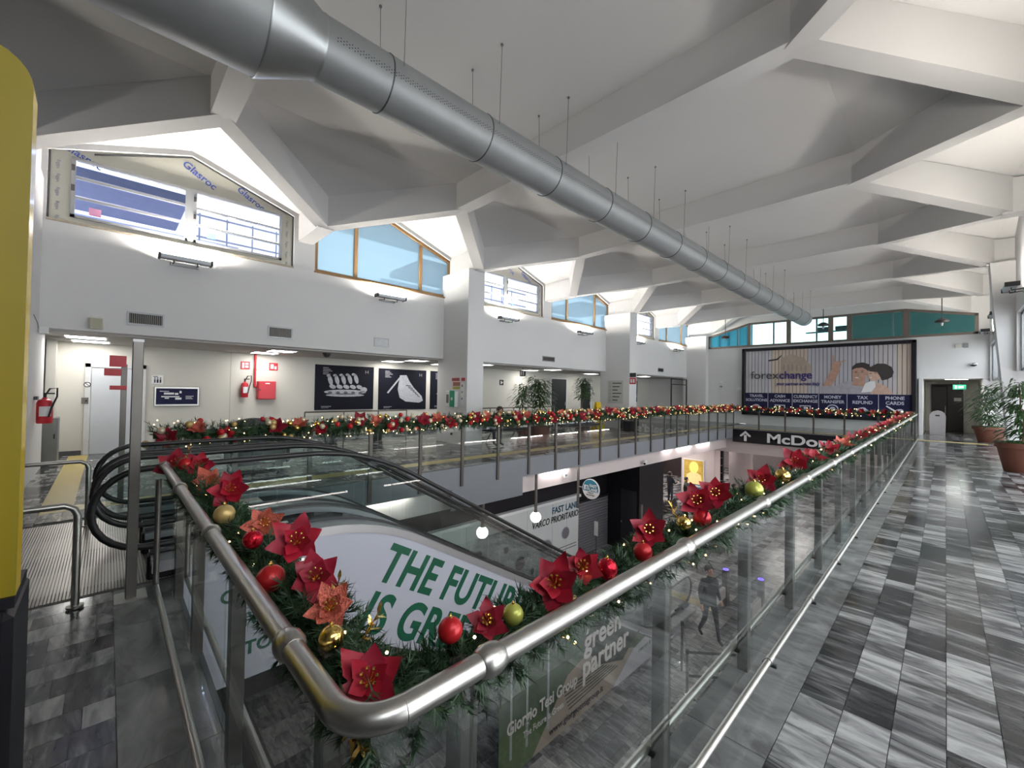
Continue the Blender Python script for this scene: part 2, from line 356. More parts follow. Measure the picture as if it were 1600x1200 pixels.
# ---------- left upper wall with its gable windows
def roof_l(y):      # height of the ceiling where it meets a side wall
    t = (y - YK[0]) / STEP; f = t - math.floor(t); return 6.05 + .8 * (1 - abs(2 * f - 1))
m = MB()
m.box(XL - .25, YB, 2.72, XL, YE, 4.75)
OPEN = []
for i in range(1, 7):
    y0, y1 = YK[i] + (.26 if i % 2 else .24), YK[i + 1] - (.28 if i % 2 else .17)
    if i == 6: y1 = 27.05
    OPEN.append((y0, y1, AK[i]))
def gable_fill(m, x0, x1, openings, z0, ztop=7.0):
    ys = YB
    for y0, y1, ya in openings:
        m.box(x0, ys, z0, x1, y0, ztop); ys = y1
        t0, t1, ta = roof_l(y0) - .1, roof_l(min(y1, YE)) - .1, roof_l(ya) - .1
        m.prism([(x0, y0, t0), (x0, ya, ta), (x0, ya, ztop), (x0, y0, ztop)], (x1 - x0, 0, 0)); m.prism([(x0, ya, ta), (x0, y1, t1), (x0, y1, ztop), (x0, ya, ztop)], (x1 - x0, 0, 0))
    m.box(x0, ys, z0, x1, YE, ztop)
gable_fill(m, XL - .25, XL, [(a, min(b, 26.9), c) for a, b, c in OPEN], 4.75)
wall_left = struct(m.build('wall_left', WHITE))
# recess behind the left upper wall
m = MB(); m.box(XREC - .2, YB, 0, XREC, YE, 3.0); struct(m.build('wall_recess', CREAM)); struct(MB().box(XREC, -1.0, 0, -13.9, -.85, 2.68).build('wall_recess_stub', CREAM))
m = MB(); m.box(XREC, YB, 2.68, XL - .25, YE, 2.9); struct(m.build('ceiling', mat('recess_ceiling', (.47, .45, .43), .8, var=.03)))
m = MB(); m.box(XREC + .002, -.8, 0, XREC + .02, -.42, .11); m.box(XREC + .002, .75, 0, XREC + .02, YE, .11); m.box(XREC, -.85, 0, -13.88, -.83, .11); struct(m.build('baseboard_left', mat('dark_skirting', (.06, .06, .065), .4)))
# columns (left): deep piers from floor to the roof nodes
for i, (yk, lab) in enumerate(((YK[1], 0), (YK[3], 0), (YK[5], 0))):
    m = MB(); m.box(XL - 1.1 if i == 0 else XL - .3, yk - .42, 0, -10.2, yk + .22, 5.46); struct(m.build('wall_pier', WHITE))
m = MB(); m.box(XL - .2, 26.6, 0, -10.3, YE + .1, 5.3); struct(m.build('wall_pier', WHITE))
# right wall: upper wall with high windows, glazing below
m = MB()
bays = []
for i in range(1, 7): bays.append((YK[i] + .5, YK[i + 1] - .5))
ys = YB
for a, b in bays:
    m.box(XR, ys, 2.45, XR + .25, a, 4.0); ys = b
m.box(XR, ys, 2.45, XR + .25, YE, 4.0); m.box(XWIN - .02, YB, 0, XWIN, 1.29, 2.45); m.box(XR, YB, 4.0, XR + .25, YE, 7.0); m.box(XR + .25, YB, 2.45, XWIN + .2, YE, 2.6)  # thin unseen sheet over the near low glazing, added to cut daylight
wall_right = struct(m.build('wall_right', WHITE))
for k, (a, b) in enumerate(bays):
    r = struct(MB().box(XR + .08, a, 2.45, XR + .16, a + .07, 4.0).box(XR + .08, b - .07, 2.45, XR + .16, b, 4.0).box(XR + .08, a, 2.45, XR + .16, b, 2.52).box(XR + .08, a, 3.93, XR + .16, b, 4.0).build('window_right', ALU))
    for q in range(1, 4): MB().box(XR + .09, a + (b - a) * q / 4 - .02, 2.52, XR + .15, a + (b - a) * q / 4 + .02, 3.93).build('mullion', ALU, r)
    MB().box(XR + .115, a + .07, 2.52, XR + .125, b - .07, 3.93).build('pane', CLEARG, r)
r = struct(MB().box(XWIN, YB, 0, XWIN + .1, YE, .15).box(XWIN, YB, 2.3, XWIN + .1, YE, 2.45).build('window_right_low', ALU))
for q in range(24): MB().box(XWIN, YB + 1.43 * q - .04, .15, XWIN + .1, YB + 1.43 * q + .04, 2.3).build('mullion', ALU, r)
for q in range(23): MB().box(XWIN + .045, YB + 1.43 * q + .04, .15, XWIN + .055, YB + 1.43 * (q + 1) - .04, 2.3).build('pane', CLEARG, r)
for yk in (YK[1], YK[3], YK[5]):
    m = MB(); m.prism([(1.22, yk - .35, 0), (1.75, yk - .35, 0), (1.75, yk - .35, 5.46), (.86, yk - .35, 5.46), (.90, yk - .35, 4.6)], (0, .7, 0)); struct(m.build('wall_pier', WHITE))
# wall behind the camera
m = MB(); m.box(XREC - .2, YB - .2, 0, XWIN + .2, YB, 7); struct(m.build('wall_back', mat('back_wall_grey', (.30, .29, .28), .8, var=.05)))
# ---------- far wall
WB = [(-10.3, 4.5), (1.0, 4.5), (1.0, 5.4), (-1.3, 5.88), (-8.0, 5.9), (-10.3, 5.28)]
m = MB()
m.box(XREC, YE, 0, -.72, YE + .25, 4.5); m.box(-.72, YE, 2.57, 1.13, YE + .25, 4.5); m.box(1.13, YE, 0, 3, YE + .25, 4.5); m.box(XREC, YE, 4.5, -10.3, YE + .25, 7); m.box(1.0, YE, 4.5, 3, YE + .25, 7)
for (a, b), (c, d) in (((-10.3, 5.28), (-8.0, 5.9)), ((-8.0, 5.9), (-1.3, 5.88)), ((-1.3, 5.88), (1.0, 5.4))):
    m.prism([(a, YE, b), (c, YE, d), (c, YE, 7), (a, YE, 7)], (0, .25, 0))
wall_far = struct(m.build('wall_far', WHITE))
m = MB(); m.box(-.85, YE - .12, 0, -.72, YE, 2.57); m.box(-.9, YE + .02, 2.95, -.72, YE - .04, 2.97); struct(m.build('trim_3', WHITE))
# corridor beyond the far wall
m = MB(); m.box(-.85, YE + .25, 0, -.72, 30.6, 2.6); m.box(1.13, YE + .25, 0, 1.25, 30.6, 2.6); m.box(-.85, 30.5, 0, 1.25, 30.7, 2.6); struct(m.build('wall_corridor', CREAM))
m = MB(); m.box(-.85, YE + .25, 2.57, 1.25, 30.7, 2.7); struct(m.build('ceiling', mat('corridor_ceiling', (.5, .48, .46), .8)))
d = struct(MB().box(-.5, 30.42, 0, .62, 30.5, 2.4).build('door_2', mat('dark_brown_door', (.022, .014, .012), .4, var=.3)))
MB().bbox(-.46, 30.4, .05, .05, 30.43, 2.3, .01).build('door_leaf', mat('dark_brown_door', (.022, .014, .012)), d); MB().bbox(.07, 30.4, .05, .58, 30.43, 2.3, .01).build('door_leaf', MATS['dark_brown_door'], d)
MB().tube([(.0, 30.36, .9), (.0, 30.36, 1.3)], .02, 8).build('door_handle', STEEL, d)
MB().box(.3, 30.38, 1.55, .55, 30.4, 1.72).build('notice', CREAM, d)

# far window band: frame, panes
win = sroot('window_far', (0, YE, 4.5))
def band_top(x):
    pts = [(-10.3, 5.28), (-8.0, 5.9), (-1.3, 5.88), (1.0, 5.4)]
    for (a, b), (c, d) in zip(pts, pts[1:]):
        if a <= x <= c: return b + (d - b) * (x - a) / (c - a)
    return 5.3
m = MB(); fr = .11
for p, q in zip(WB, WB[1:] + WB[:1]):
    p, q = V((p[0], 0, p[1])), V((q[0], 0, q[1])); t = (q - p).normalized(); n = V((-t.z, 0, t.x)) * fr
    m.prism([p + V((0, YE - .02, 0)), q + V((0, YE - .02, 0)), q + n + V((0, YE - .02, 0)), p + n + V((0, YE - .02, 0))], (0, .14, 0))
BRONZE = mat('bronze_frame', (.16, .13, .11), .45, .3, var=.1)
m.build('frame', BRONZE, win)
mul = [(-8.0, .16), (-6.02, .2), (-4.15, .2), (-3.38, .22), (-1.28, .24)]
for x, wd in mul: MB().box(x - wd / 2, YE - .03, 4.55, x + wd / 2, YE + .12, band_top(x) - .04).build('mullion', BRONZE, win)
for x in (-8.6, -6.75, -4.75, -1.75): MB().box(x - .035, YE, 4.55, x + .035, YE + .1, band_top(x) - .04).build('mullion', mat('blue_grey_bar', (.10, .17, .20), .5), win)
edges = [-10.2] + [x for x, _ in mul] + [.92]
for a, b in zip(edges, edges[1:]):
    m = MB(); top = [(a, band_top(a) - .05)] + ([(-8.0, 5.85)] if a < -8 < b else []) + [(b, band_top(b) - .05)]
    m.prism([(a, YE + .06, 4.55), (b, YE + .06, 4.55)] + [(x, YE + .06, z) for x, z in top[::-1]], (0, .01, 0)); m.build('pane', TEALG, win)
# buildings seen through the far windows
tag(MB().bbox(-3.9, 31, 3, 4, 33, 8.5, .05).build('neighbouring_building', mat('dark_green_wall', (.06, .10, .09), .7, var=.3, scale=1)), 'dark green building wall behind the right panes of far window', 'building')
t = thing('roof_shed', 'pale blue slatted shed beyond leftmost far window pane', 'shed', (-10, 30, 3))
MB().box(-13, 30, 3, -8.7, 30.1, 7).build('wall', mat('blue_shed', (.10, .36, .48), .6, var=.1), t)
for k in range(7): MB().box(-12.6 + .6 * k, 29.93, 3, -12.5 + .6 * k, 30, 7).build('slat', mat('blue_shed_slat', (.05, .22, .32), .6), t)
t = thing('roof_unit', 'grey rooftop air units on a rail outside middle far window', 'roof unit', (-5, 32, 4))
for k in range(3): MB().bbox(-5.6 + .9 * k, 32, 5.75, -5.0 + .9 * k, 32.4, 6.0, .02).build('unit', DARKM, t)
MB().box(-6.2, 32, 5.65, -2.5, 32.1, 5.74).build('rail', DARKM, t)

# ---------- ceiling: flat hexagons, folded facets and concrete ribs
XP, XQ, XWL, XWR = -8.05, -1.25, -10.2, .9
m = MB(); ZT, ZW = 6.57, 6.12
for i in range(8):
    a = AK[i]
    if i:
        b = AK[i - 1]; yk = YK[i]
        m.poly([(XP, b, ZT), (XP, a, ZT), (XQ, a, ZT), (XQ, b, ZT)]); m.poly([(XP, b, ZT), (XWL, yk, ZW), (XP, a, ZT)]); m.poly([(XQ, b, ZT), (XQ, a, ZT), (XWR, yk, ZW)])
    if i < 7:
        y0, y1 = YK[i], YK[i + 1]
        for xp, xw, xl in ((XP, XWL, XL - .2), (XQ, XWR, XR + .2)):
            m.poly([(xp, a, ZT), (xl, a, 6.87), (xw, y0, ZW)]); m.poly([(xl, a, 6.87), (xl, y0, 6.06), (xw, y0, ZW)])
            m.poly([(xp, a, ZT), (xl, a, 6.87), (xw, y1, ZW)]); m.poly([(xl, a, 6.87), (xl, y1, 6.06), (xw, y1, ZW)])
ceiling = struct(m.build('ceiling', CEILM))
m = MB(); m.box(XREC, YB - .2, 7.0, 3, YE + 8, 7.3); struct(m.build('roof_slab', CEILM))
def beam(name, p, q, zb0, zb1, zt0, zt1, wd=.30, ext=0):
    p, q = V((p[0], p[1], 0)), V((q[0], q[1], 0)); t = (q - p).normalized(); n = V((-t.y, t.x, 0)) * wd / 2; q = q + t * ext; p = p - t * ext; m = MB()
    c = [(p - n, zb0), (p + n, zb0), (q + n, zb1), (q - n, zb1), (p - n, zt0), (p + n, zt0), (q + n, zt1), (q - n, zt1)]
    m.add([(v.x, v.y, z) for v, z in c], [(0, 3, 2, 1), (4, 5, 6, 7), (0, 1, 5, 4), (1, 2, 6, 5), (2, 3, 7, 6), (3, 0, 4, 7)]); return m.build(name, CEILM, ceiling)
ZB, ZWB = 5.96, 5.43
for i in range(7):
    beam('cross_beam', (XP, AK[i]), (XQ, AK[i]), ZB, ZB, ZT + .02, ZT + .02, .34)
    for xp, xw in ((XP, XWL), (XQ, XWR)):
        beam('rib', (xp, AK[i]), (xw, YK[i]), ZB, ZWB, ZT + .02, ZW + .02, .30, .04); beam('rib', (xp, AK[i]), (xw, YK[i + 1]), ZB, ZWB, ZT + .02, ZW + .02, .30, .04)
for i in range(8):
    if YK[i] < YE:
        beam('stub', (XWL + .1, YK[i]), (XL - .2, YK[i]), ZWB, ZWB, ZW + .02, 6.1, .36); beam('stub', (XWR - .1, YK[i]), (XR + .2, YK[i]), ZWB, ZWB, ZW + .02, 6.1, .36)

# ---------- gable windows in the left wall
def pent(y0, y1, ya, z0, inset, zoff=0):
    t0, t1, ta = roof_l(y0) - .1 - zoff, roof_l(min(y1, 27.0)) - .1 - zoff, roof_l(ya) - .1 - zoff
    s = (ta - t0) / (ya - y0)
    a, b = y0 + inset, y1 - inset
    return [(a, z0 + inset), (b, z0 + inset), (b, t1 + (inset * s) - inset * 1.25), (ya, ta - inset * 1.1), (a, t0 + inset * s - inset * 1.25)]
for idx, (y0, y1, ya) in enumerate(OPEN):
    P = pent(y0, y1, ya, 4.75, 0)
    if idx % 2:          # timber frame with three frosted panes
        r = sroot('window_%d' % (idx + 1), (XL, y0, 4.75)); X0 = XL - .16; Pi = pent(y0, y1, ya, 4.75, .085)
        for k in range(5):
            j = (k + 1) % 5; MB().prism([(X0, *P[k]), (X0, *P[j]), (X0, *Pi[j]), (X0, *Pi[k])], (.11, 0, 0)).build('frame', WOODF, r)
        ms = [y0 + 1.12, y1 - 1.12]
        def topz(y): 
            (ya_, za), (yb_, zb), (yc, zc) = Pi[4], Pi[3], Pi[2]
            return za + (zb - za) * (y - ya_) / (yb_ - ya_) if y < yb_ else zb + (zc - zb) * (y - yb_) / (yc - yb_)
        for y in ms: MB().box(X0, y - .05, 4.83, X0 + .1, y + .05, topz(y)).build('mullion', WOODF, r)
        es = [Pi[0][0], ms[0] - .05, ms[0] + .05, ms[1] - .05, ms[1] + .05, Pi[1][0]]
        for a, b in ((es[0], es[1]), (es[2], es[3]), (es[4], es[5])):
            pts = [(a, 4.835), (b, 4.835), (b, topz(b))] + ([(Pi[3][0], Pi[3][1])] if a < Pi[3][0] < b else []) + [(a, topz(a))]
            MB().prism([(X0 + .05, *p) for p in pts], (.012, 0, 0)).build('pane', BLUEG, r)
        MB().box(XL - .05, y0 - .02, 4.72, XL + .05, y1 + .02, 4.75).build('window_sill', WOODF, r)
    else:                # gypsum board infill with an aluminium louvre window
        r = sroot('window_%d' % (idx + 1), (XL, y0, 4.75)); a, b, lo, hi = y0 + .3, y1 - .27, 4.87, 6.02; X0 = XL - .1
        pc = [(a, P[4][1] + (P[3][1] - P[4][1]) * (a - P[4][0]) / (P[3][0] - P[4][0])), (b, P[2][1] + (P[3][1] - P[2][1]) * (b - P[2][0]) / (P[3][0] - P[2][0]))]
        hl, hr = min(hi, pc[0][1] - .12), min(hi + .1, pc[1][1] - .12)
        for pts in ([P[0], (a, P[0][1]), (a, pc[0][1]), P[4]], [(b, P[0][1]), P[1], P[2], (b, pc[1][1])], [(a, hl), (b, hr), (b, pc[1][1]), P[3], (a, pc[0][1])], [(a, 4.75), (b, 4.75), (b, lo), (a, lo)]):
            MB().prism([(X0, *p) for p in pts], (.03, 0, 0)).build('board', BOARD, r)
        MB().prism([(X0 + .03, P[4][0] + .6, P[4][1] + .16), (X0 + .03, *P[3]), (X0 + .03, P[3][0], P[3][1] - .035), (X0 + .03, P[4][0] + .6, P[4][1] + .13)], (.02, 0, 0)).build('edge_bead', DARKM, r)
        MB().prism([(X0 + .03, *P[2]), (X0 + .03, *P[3]), (X0 + .03, P[3][0], P[3][1] - .035), (X0 + .03, P[2][0] - .03, P[2][1] - .02)], (.02, 0, 0)).build('edge_bead', DARKM, r)
        MB().box(X0, P[1][0] - .03, 4.75, X0 + .06, P[1][0], P[2][1]).build('edge_bead', DARKM, r); MB().box(X0, P[0][0], 4.75, X0 + .06, P[0][0] + .03, P[4][1]).build('edge_bead', DARKM, r)
        MB().box(XL - .1, y0, 4.72, XL + .03, y1, 4.76).build('window_sill', mat('plaster_lip', (.38, .33, .25), .8, var=.3, scale=20), r)
        mid = (a + b) / 2
        for q0, q1, g0, g1 in ((a, mid - .04, hl, (hl + hr) / 2), (mid + .04, b, (hl + hr) / 2, hr)):
            MB().box(X0 + .02, q0, lo, X0 + .08, q0 + .06, g0).box(X0 + .02, q1 - .06, lo, X0 + .08, q1, g1).box(X0 + .02, q0, lo, X0 + .08, q1, lo + .05).prism([(X0 + .02, q0, g0 - .06), (X0 + .02, q1, g1 - .06), (X0 + .02, q1, g1), (X0 + .02, q0, g0)], (.06, 0, 0)).build('frame', ALU, r)
            for z in (1, 2): MB().box(X0 + .01, q0 + .05, lo + (g0 - lo) * z / 3 - .022, X0 + .07, q1 - .05, lo + (g0 - lo) * z / 3 + .022).build('louvre_bar', ALU, r)
            for z in range(3): MB().box(X0 + .035, q0 + .06, lo + .05 + (g0 - lo) * z / 3, X0 + .043, q1 - .06, lo + (g0 - lo) * (z + 1) / 3 - .02).build('pane', LAVG, r)
            for z in (1, 2):
                MB().bbox(X0 + .08, q0 + .005, lo + (g0 - lo) * (z / 3 + .1), X0 + .1, q0 + .05, lo + (g0 - lo) * (z / 3 + .2), .005).build('latch', DARKM, r)
        MB().box(X0 + .02, mid - .05, lo, X0 + .085, mid + .05, (hl + hr) / 2).build('mullion', ALU, r)
        MB().box(X0 + .044, a + .25, lo + .1, X0 + .047, a + .42, lo + .25).build('sticker', mat('pink_sticker', (.55, .25, .40), .5), r); MB().box(X0 + .044, mid + .3, lo + .16, X0 + .047, mid + .46, lo + .28).build('sticker', mat('teal_sticker', (.10, .42, .48), .5), r)
        BLUP = mat('blue_board_print', (.07, .11, .40), .7); GRYP = mat('grey_board_print', (.30, .30, .38), .8)
        def slant(d): return V((0, math.cos(d), math.sin(d))), V((0, -math.sin(d), math.cos(d)))
        for s, y, z, d, sz in (('Glasroc', y0 + .15, P[4][1] + .12, -.45, .19), ('Glasroc', ya - .18, P[3][1] - .24, -.55, .22), ('Glasroc', y1 - 1.25, P[2][1] + .26, -.55, .20)):
            u, v = slant(d); text('board_print', s, sz, (X0 + .032, y, z), u, v, BLUP, r, 'LEFT', bold=.003)
        for q in range(5):
            u, v = slant(-PI / 2); text('board_print', 'Rigips', .07, (X0 + .032, y0 + .11, 5.9 - .26 * q), u, v, GRYP, r, 'LEFT'); text('board_print', 'Rigips', .07, (X0 + .032, y1 - .17, 5.9 - .26 * q), u, v, GRYP, r, 'LEFT')
# courtyard seen through the louvres: canopy, pipes and rails outside
for n_, (y0, y1, ya) in enumerate((OPEN[0], OPEN[2], OPEN[4])):
    wh = ('first', 'second', 'third')[n_]
    t = thing('outdoor_canopy', 'grey canopy and balcony outside the %s louvre window from the yellow sign' % wh, 'canopy', (-14, ya, 4.2))
    MB().bbox(-15.5, y0 - .6, 6.15, -13.0, ya + .1, 6.4, .03).build('canopy_roof', mat('outdoor_grey', (.30, .32, .40), .8, var=.2), t); MB().box(-16.5, y0 - .5, 3, -16.3, y1 - .3, 6.3).build('outer_wall', mat('outdoor_wall', (.45, .47, .58), .8, var=.35, scale=.7), t)
    for k in range(4): MB().tube([(-13.5, ya + .3, 5.3 + .28 * k), (-13.5, y1 + 1, 5.3 + .28 * k)], .03, 6).build('rail', WHITEP, t)
    for k in range(4): MB().tube([(-13.5, ya + .4 + .6 * k, 4.6), (-13.5, ya + .4 + .6 * k, 6.2)], .025, 6).build('rail_post', WHITEP, t)

# ================================================================== LAMPS AND FIXTURES
def uplighter(x, y, z, s, label, group):
    """wall lamp on two brackets, tube facing upwards; s = +1 sticks out towards +x"""
    t = thing('wall_uplighter', label, 'wall lamp', (x, y, z), group)
    c = x + s * .24; L = .44
    MB().prism([(c - .09, y - L, z), (c + .09, y - L, z), (c + .11, y - L, z + .08), (c - .11, y - L, z + .08)], (0, 2 * L, 0)).build('housing', ALU, t); hs = t.children[0]
    MB().box(c - .09, y - L + .03, z + .081, c + .09, y + L - .03, z + .09).build('lamp_tube', UPL if s > 0 else UPLR, hs)
    for q in (-1, 1): MB().bbox(c - .12, y + q * L - .02, z - .01, c + .12, y + q * L + .02, z + .1, .01).build('end_cap', DARKM, hs)
    for q in (-1, 1): MB().tube([(x, y + q * .2, z - .03), (c, y + q * .2, z - .06), (c, y + q * .2, z)], .015, 6).build('bracket', DARKM, t)
    MB().bbox(x, y - .25, z - .07, x + s * .03, y + .25, z + .0, .005).build('back_plate', ALU, t)
near = ['under the first louvre window beside the yellow sign', 'under the first timber-framed window', 'under the second louvre window, past the first pier', 'under the second timber-framed window', 'under the third louvre window, past the second pier', 'under the farthest timber-framed window by the far corner']
uplighter(XL, AK[0], 4.33, 1, 'added unseen uplighter on the left wall behind the camera', 'uplighters along the left wall')  # unseen lamp added to brighten the ceiling at near left
for k in range(6): uplighter(XL, AK[k + 1] - .08, 4.33, 1, 'metal wall uplighter ' + near[k], 'uplighters along the left wall')
rn = ['opposite the first pier, nearest the camera', 'second along, at the picture edge', 'third along from the camera', 'fourth along, above the potted palms', 'fifth along, near the far wall', 'last one beside the far wall']
for k in range(0, 6): uplighter(XR, AK[k + 1], 4.33, -1, 'metal uplighter on the right wall, ' + rn[k], 'uplighters along the right wall')

# recessed panels in the ceiling over the left walkway
pl = [(-12.6, -.35), (-13.7, -.3), (-12.6, 3.4), (-13.7, 3.25), (-12.6, 7.6), (-13.7, 7.3), (-12.3, 10.3), (-13.6, 9.3), (-12.3, 14.4), (-13.6, 14.3), (-13.2, 18.6), (-12.4, 22.8)]
pw = ['over the white door, nearer row', 'over the white door, back row', 'by the fire hose cabinet, nearer row', 'by the fire hose cabinet, back row', 'before the shoe posters, nearer row', 'before the shoe posters, back row', 'just past the first pier, nearer row', 'just past the first pier, back row', 'over the middle potted trees, nearer row', 'over the middle potted trees, back row', 'over the black doors', 'past the second pier']
for (x, y), s in zip(pl, pw):
    t = thing('ceiling_panel_light', 'square recessed ceiling light ' + s, 'ceiling light', (x, y, 2.68), 'recessed lights over the left walkway')
    MB().box(x - .33, y - .33, 2.665, x + .33, y - .30, 2.68).box(x - .33, y + .30, 2.665, x + .33, y + .33, 2.68).box(x - .33, y - .3, 2.665, x - .3, y + .3, 2.68).box(x + .3, y - .3, 2.665, x + .33, y + .3, 2.68).build('frame', WHITEP, t); MB().box(x - .3, y - .3, 2.668, x + .3, y + .3, 2.678).build('diffuser', LAMP, t)
t = thing('ceiling_panel_light', 'small recessed ceiling light at the corridor mouth, far wall', 'ceiling light', (.35, YE + .6, 2.57)); MB().box(-.02, YE + .35, 2.55, .72, YE + .37, 2.57).box(-.02, YE + .83, 2.55, .72, YE + .85, 2.57).build('frame', WHITEP, t); MB().box(0, YE + .37, 2.552, .7, YE + .83, 2.565).build('diffuser', LAMP, t)

# air grilles on the left upper wall
gr = [(.54, .26, .10, 'widest one, above the white door', 1), (3.06, .25, .11, 'above the fire hose cabinet', 1), (5.75, .2, .1, 'pale one above the shoe posters', 0), (13.2, .36, .08, 'between the first and second pier', 1), (23.1, .3, .08, 'beyond the second pier', 1)]
for y, hw, hh, s, dk in gr:
    t = thing('air_grille', 'wall air grille ' + s, 'air grille', (XL, y, 3.05), 'air grilles on the left wall'); z = 3.05
    MB().box(XL, y - hw - .03, z - hh - .03, XL + .015, y + hw + .03, z - hh).box(XL, y - hw - .03, z + hh, XL + .015, y + hw + .03, z + hh + .03).box(XL, y - hw - .03, z - hh, XL + .015, y - hw, z + hh).box(XL, y + hw, z - hh, XL + .015, y + hw + .03, z + hh).build('frame', ALU, t)
    MB().box(XL + .001, y - hw, z - hh, XL + .004, y + hw, z + hh).build('backing', BLACKP if dk else ALU, t)
    n = 16 if dk else 10
    for q in range(n):
        yy = y - hw + (q + .5) * 2 * hw / n
        (MB().box(XL + .004, yy - .005, z - hh, XL + .014, yy + .005, z + hh) if dk else MB().box(XL + .004, y - hw, z - hh + (q + .3) * 2 * hh / n, XL + .014, y + hw, z - hh + (q + .7) * 2 * hh / n)).build('slat', STEELD if dk else WHITEP, t)
t = thing('loudspeaker', 'small cream loudspeaker box under the first louvre window', 'loudspeaker', (XL, -.18, 2.78)); MB().bbox(XL, -.28, 2.76, XL + .14, -.08, 2.98, .02).build('cabinet', CREAM, t); MB().box(XL + .141, -.26, 2.78, XL + .146, -.1, 2.96).build('grille_cloth', mat('beige_cloth', (.45, .44, .33), .9), t)
t = thing('conduit_box', 'small white junction box with cable beside the extinguisher pier', 'junction box', (XL + .02, -.9, 2.66)); MB().bbox(XL + .02, -.92, 2.60, XL + .12, -.80, 2.72, .01).build('box', WHITEP, t); MB().tube([(XL + .1, -.93, 2.7), (XL + .3, -.93, 2.78), (XL + .8, -.93, 2.85)], .012, 6).build('cable', mat('grey_cable', (.3, .3, .3), .6), t)
def dome(name, label, c, r, down=True):
    t = thing(name, label, 'camera', c); MB().lathe([(r * 1.15, 0), (r * 1.15, -.03)], c, 16).build('base_ring', WHITEP if not down else DARKM, t); MB().sphere((c[0], c[1], c[2] - .04), r, 14, 8, (1, 1, .8)).build('dome', BLACK, t)
dome('dome_camera', 'black dome camera under the recess ceiling near the posters', (-12.2, 4.45, 2.68), .1)
# ---------- spiral duct
DX, DZ = -4.65, 5.32
t = thing('air_duct', 'long round grey metal duct with perforated bands hung under ceiling', 'air duct', (DX, 12, DZ))
DUCTW = mat('duct_collar', (.42, .44, .44), .35, .8, var=.08)
MB().lathe([(.535, YB + .3), (.535, .98)], (DX, 0, DZ), 40, 'Y').build('wide_section', DUCT, t, True)
MB().lathe([(.54, .98), (.545, 1.0), (.32, 1.5), (.325, 1.53)], (DX, 0, DZ), 40, 'Y').build('reducer', DUCTW, t, True)
MB().lathe([(.318, 1.52), (.318, 23.7), (.27, 23.9), (.05, 23.92)], (DX, 0, DZ), 36, 'Y').build('narrow_section', DUCT, t, True)
for y in [2.26 + 1.49 * k for k in range(15)]:
    if y > 23.5: break
    rg = MB().lathe([(.318, y - .008), (.327, y - .006), (.327, y + .006), (.318, y + .008)], (DX, 0, DZ), 28, 'Y').build('ring', mat('ring_grey', (.10, .105, .105), .5, .5), t, True)
    for s in (-1, 1):
        MB().tube([(DX + s * .3, y + .12, DZ + .12), (DX + s * .33, y + .12, 6.57)], .0038, 6).sphere((DX + s * .33, y + .12, 6.55), .02, 8, 6).build('hanger_wire', mat('wire_grey', (.16, .16, .16), .5, .5), rg)
m = MB()
for side, a0 in ((1, math.radians(38)), (-1, math.radians(142))):
    for j in range(4):
        a = a0 - .30 + .05 * j - .55
        n = 0
        y = 1.62 + (.03 if j % 2 else 0)
        while y < 16:
            c = V((DX + .319 * math.cos(a), y, DZ + .319 * math.sin(a))); u = V((-math.sin(a), 0, math.cos(a)))
            m.poly([c + u * .008 + Y3 * 0, c + Y3 * .008, c - u * .008, c - Y3 * .008]); y += .06
    for j in range(4):
        a = a0 - .25 + .05 * j - .55
        for k in range(90):
            y = -4.4 + .06 * k + (.03 if j % 2 else 0)
            if y < .95:
                c = V((DX + .537 * math.cos(a), y, DZ + .537 * math.sin(a))); u = V((-math.sin(a), 0, math.cos(a))); m.poly([c + u * .011, c + Y3 * .011, c - u * .011, c - Y3 * .011])
o = m.build('air_holes', BLACKP, t); o['kind'] = 'stuff'

# ================================================================== LEFT WALKWAY
xw = XREC
# white door
d = struct(MB().bbox(xw, -.40, 0, xw + .06, -.29, 2.2).bbox(xw, .60, 0, xw + .06, .71, 2.2).bbox(xw, -.40, 2.09, xw + .06, .71, 2.2).build('door_1', mat('white_door_frame', (.62, .62, .62), .5)))
MB().bbox(xw + .005, -.285, .01, xw + .045, .595, 2.085, .006).build('door_leaf', mat('pale_grey_door', (.56, .58, .61), .5, var=.02), d); MB().tube([(xw + .08, .5, .98), (xw + .08, .5, 1.14)], .012, 8).tube([(xw + .045, .5, 1.06), (xw + .08, .5, 1.06)], .01, 6).build('door_handle', DARKM, d)
t = thing('call_button', 'square steel call button plate left of the white door', 'button', (xw, -.47, 1.1)); MB().bbox(xw, -.44, 1.22, xw + .02, -.32, 1.37, .005).build('plate', STEELD, t); MB().lathe([(.02, .02), (.02, .03)], (xw, -.36, 1.29), 12, 'X').build('button', BLACK, t)
for o in t.children: o.location.x += .062
t = thing('no_entry_sticker', 'round black and white prohibition sticker left of the white door', 'sticker', (xw + .062, -.35, 1.68))
MB().lathe([(.065, 0), (.065, .003)], (xw + .062, -.35, 1.68), 24, 'X').build('disc', WHITEP, t); MB().tube([(xw + .067, -.35 + .055 * math.cos(a), 1.68 + .055 * math.sin(a)) for a in [2 * PI * i / 24 for i in range(24)]], .008, 6, closed=True).obox((xw + .067, -.35, 1.68), V((0, .7, -.7)), V((0, .7, .7)), X3, .05, .006, .003).build('symbol', BLACKP, t)
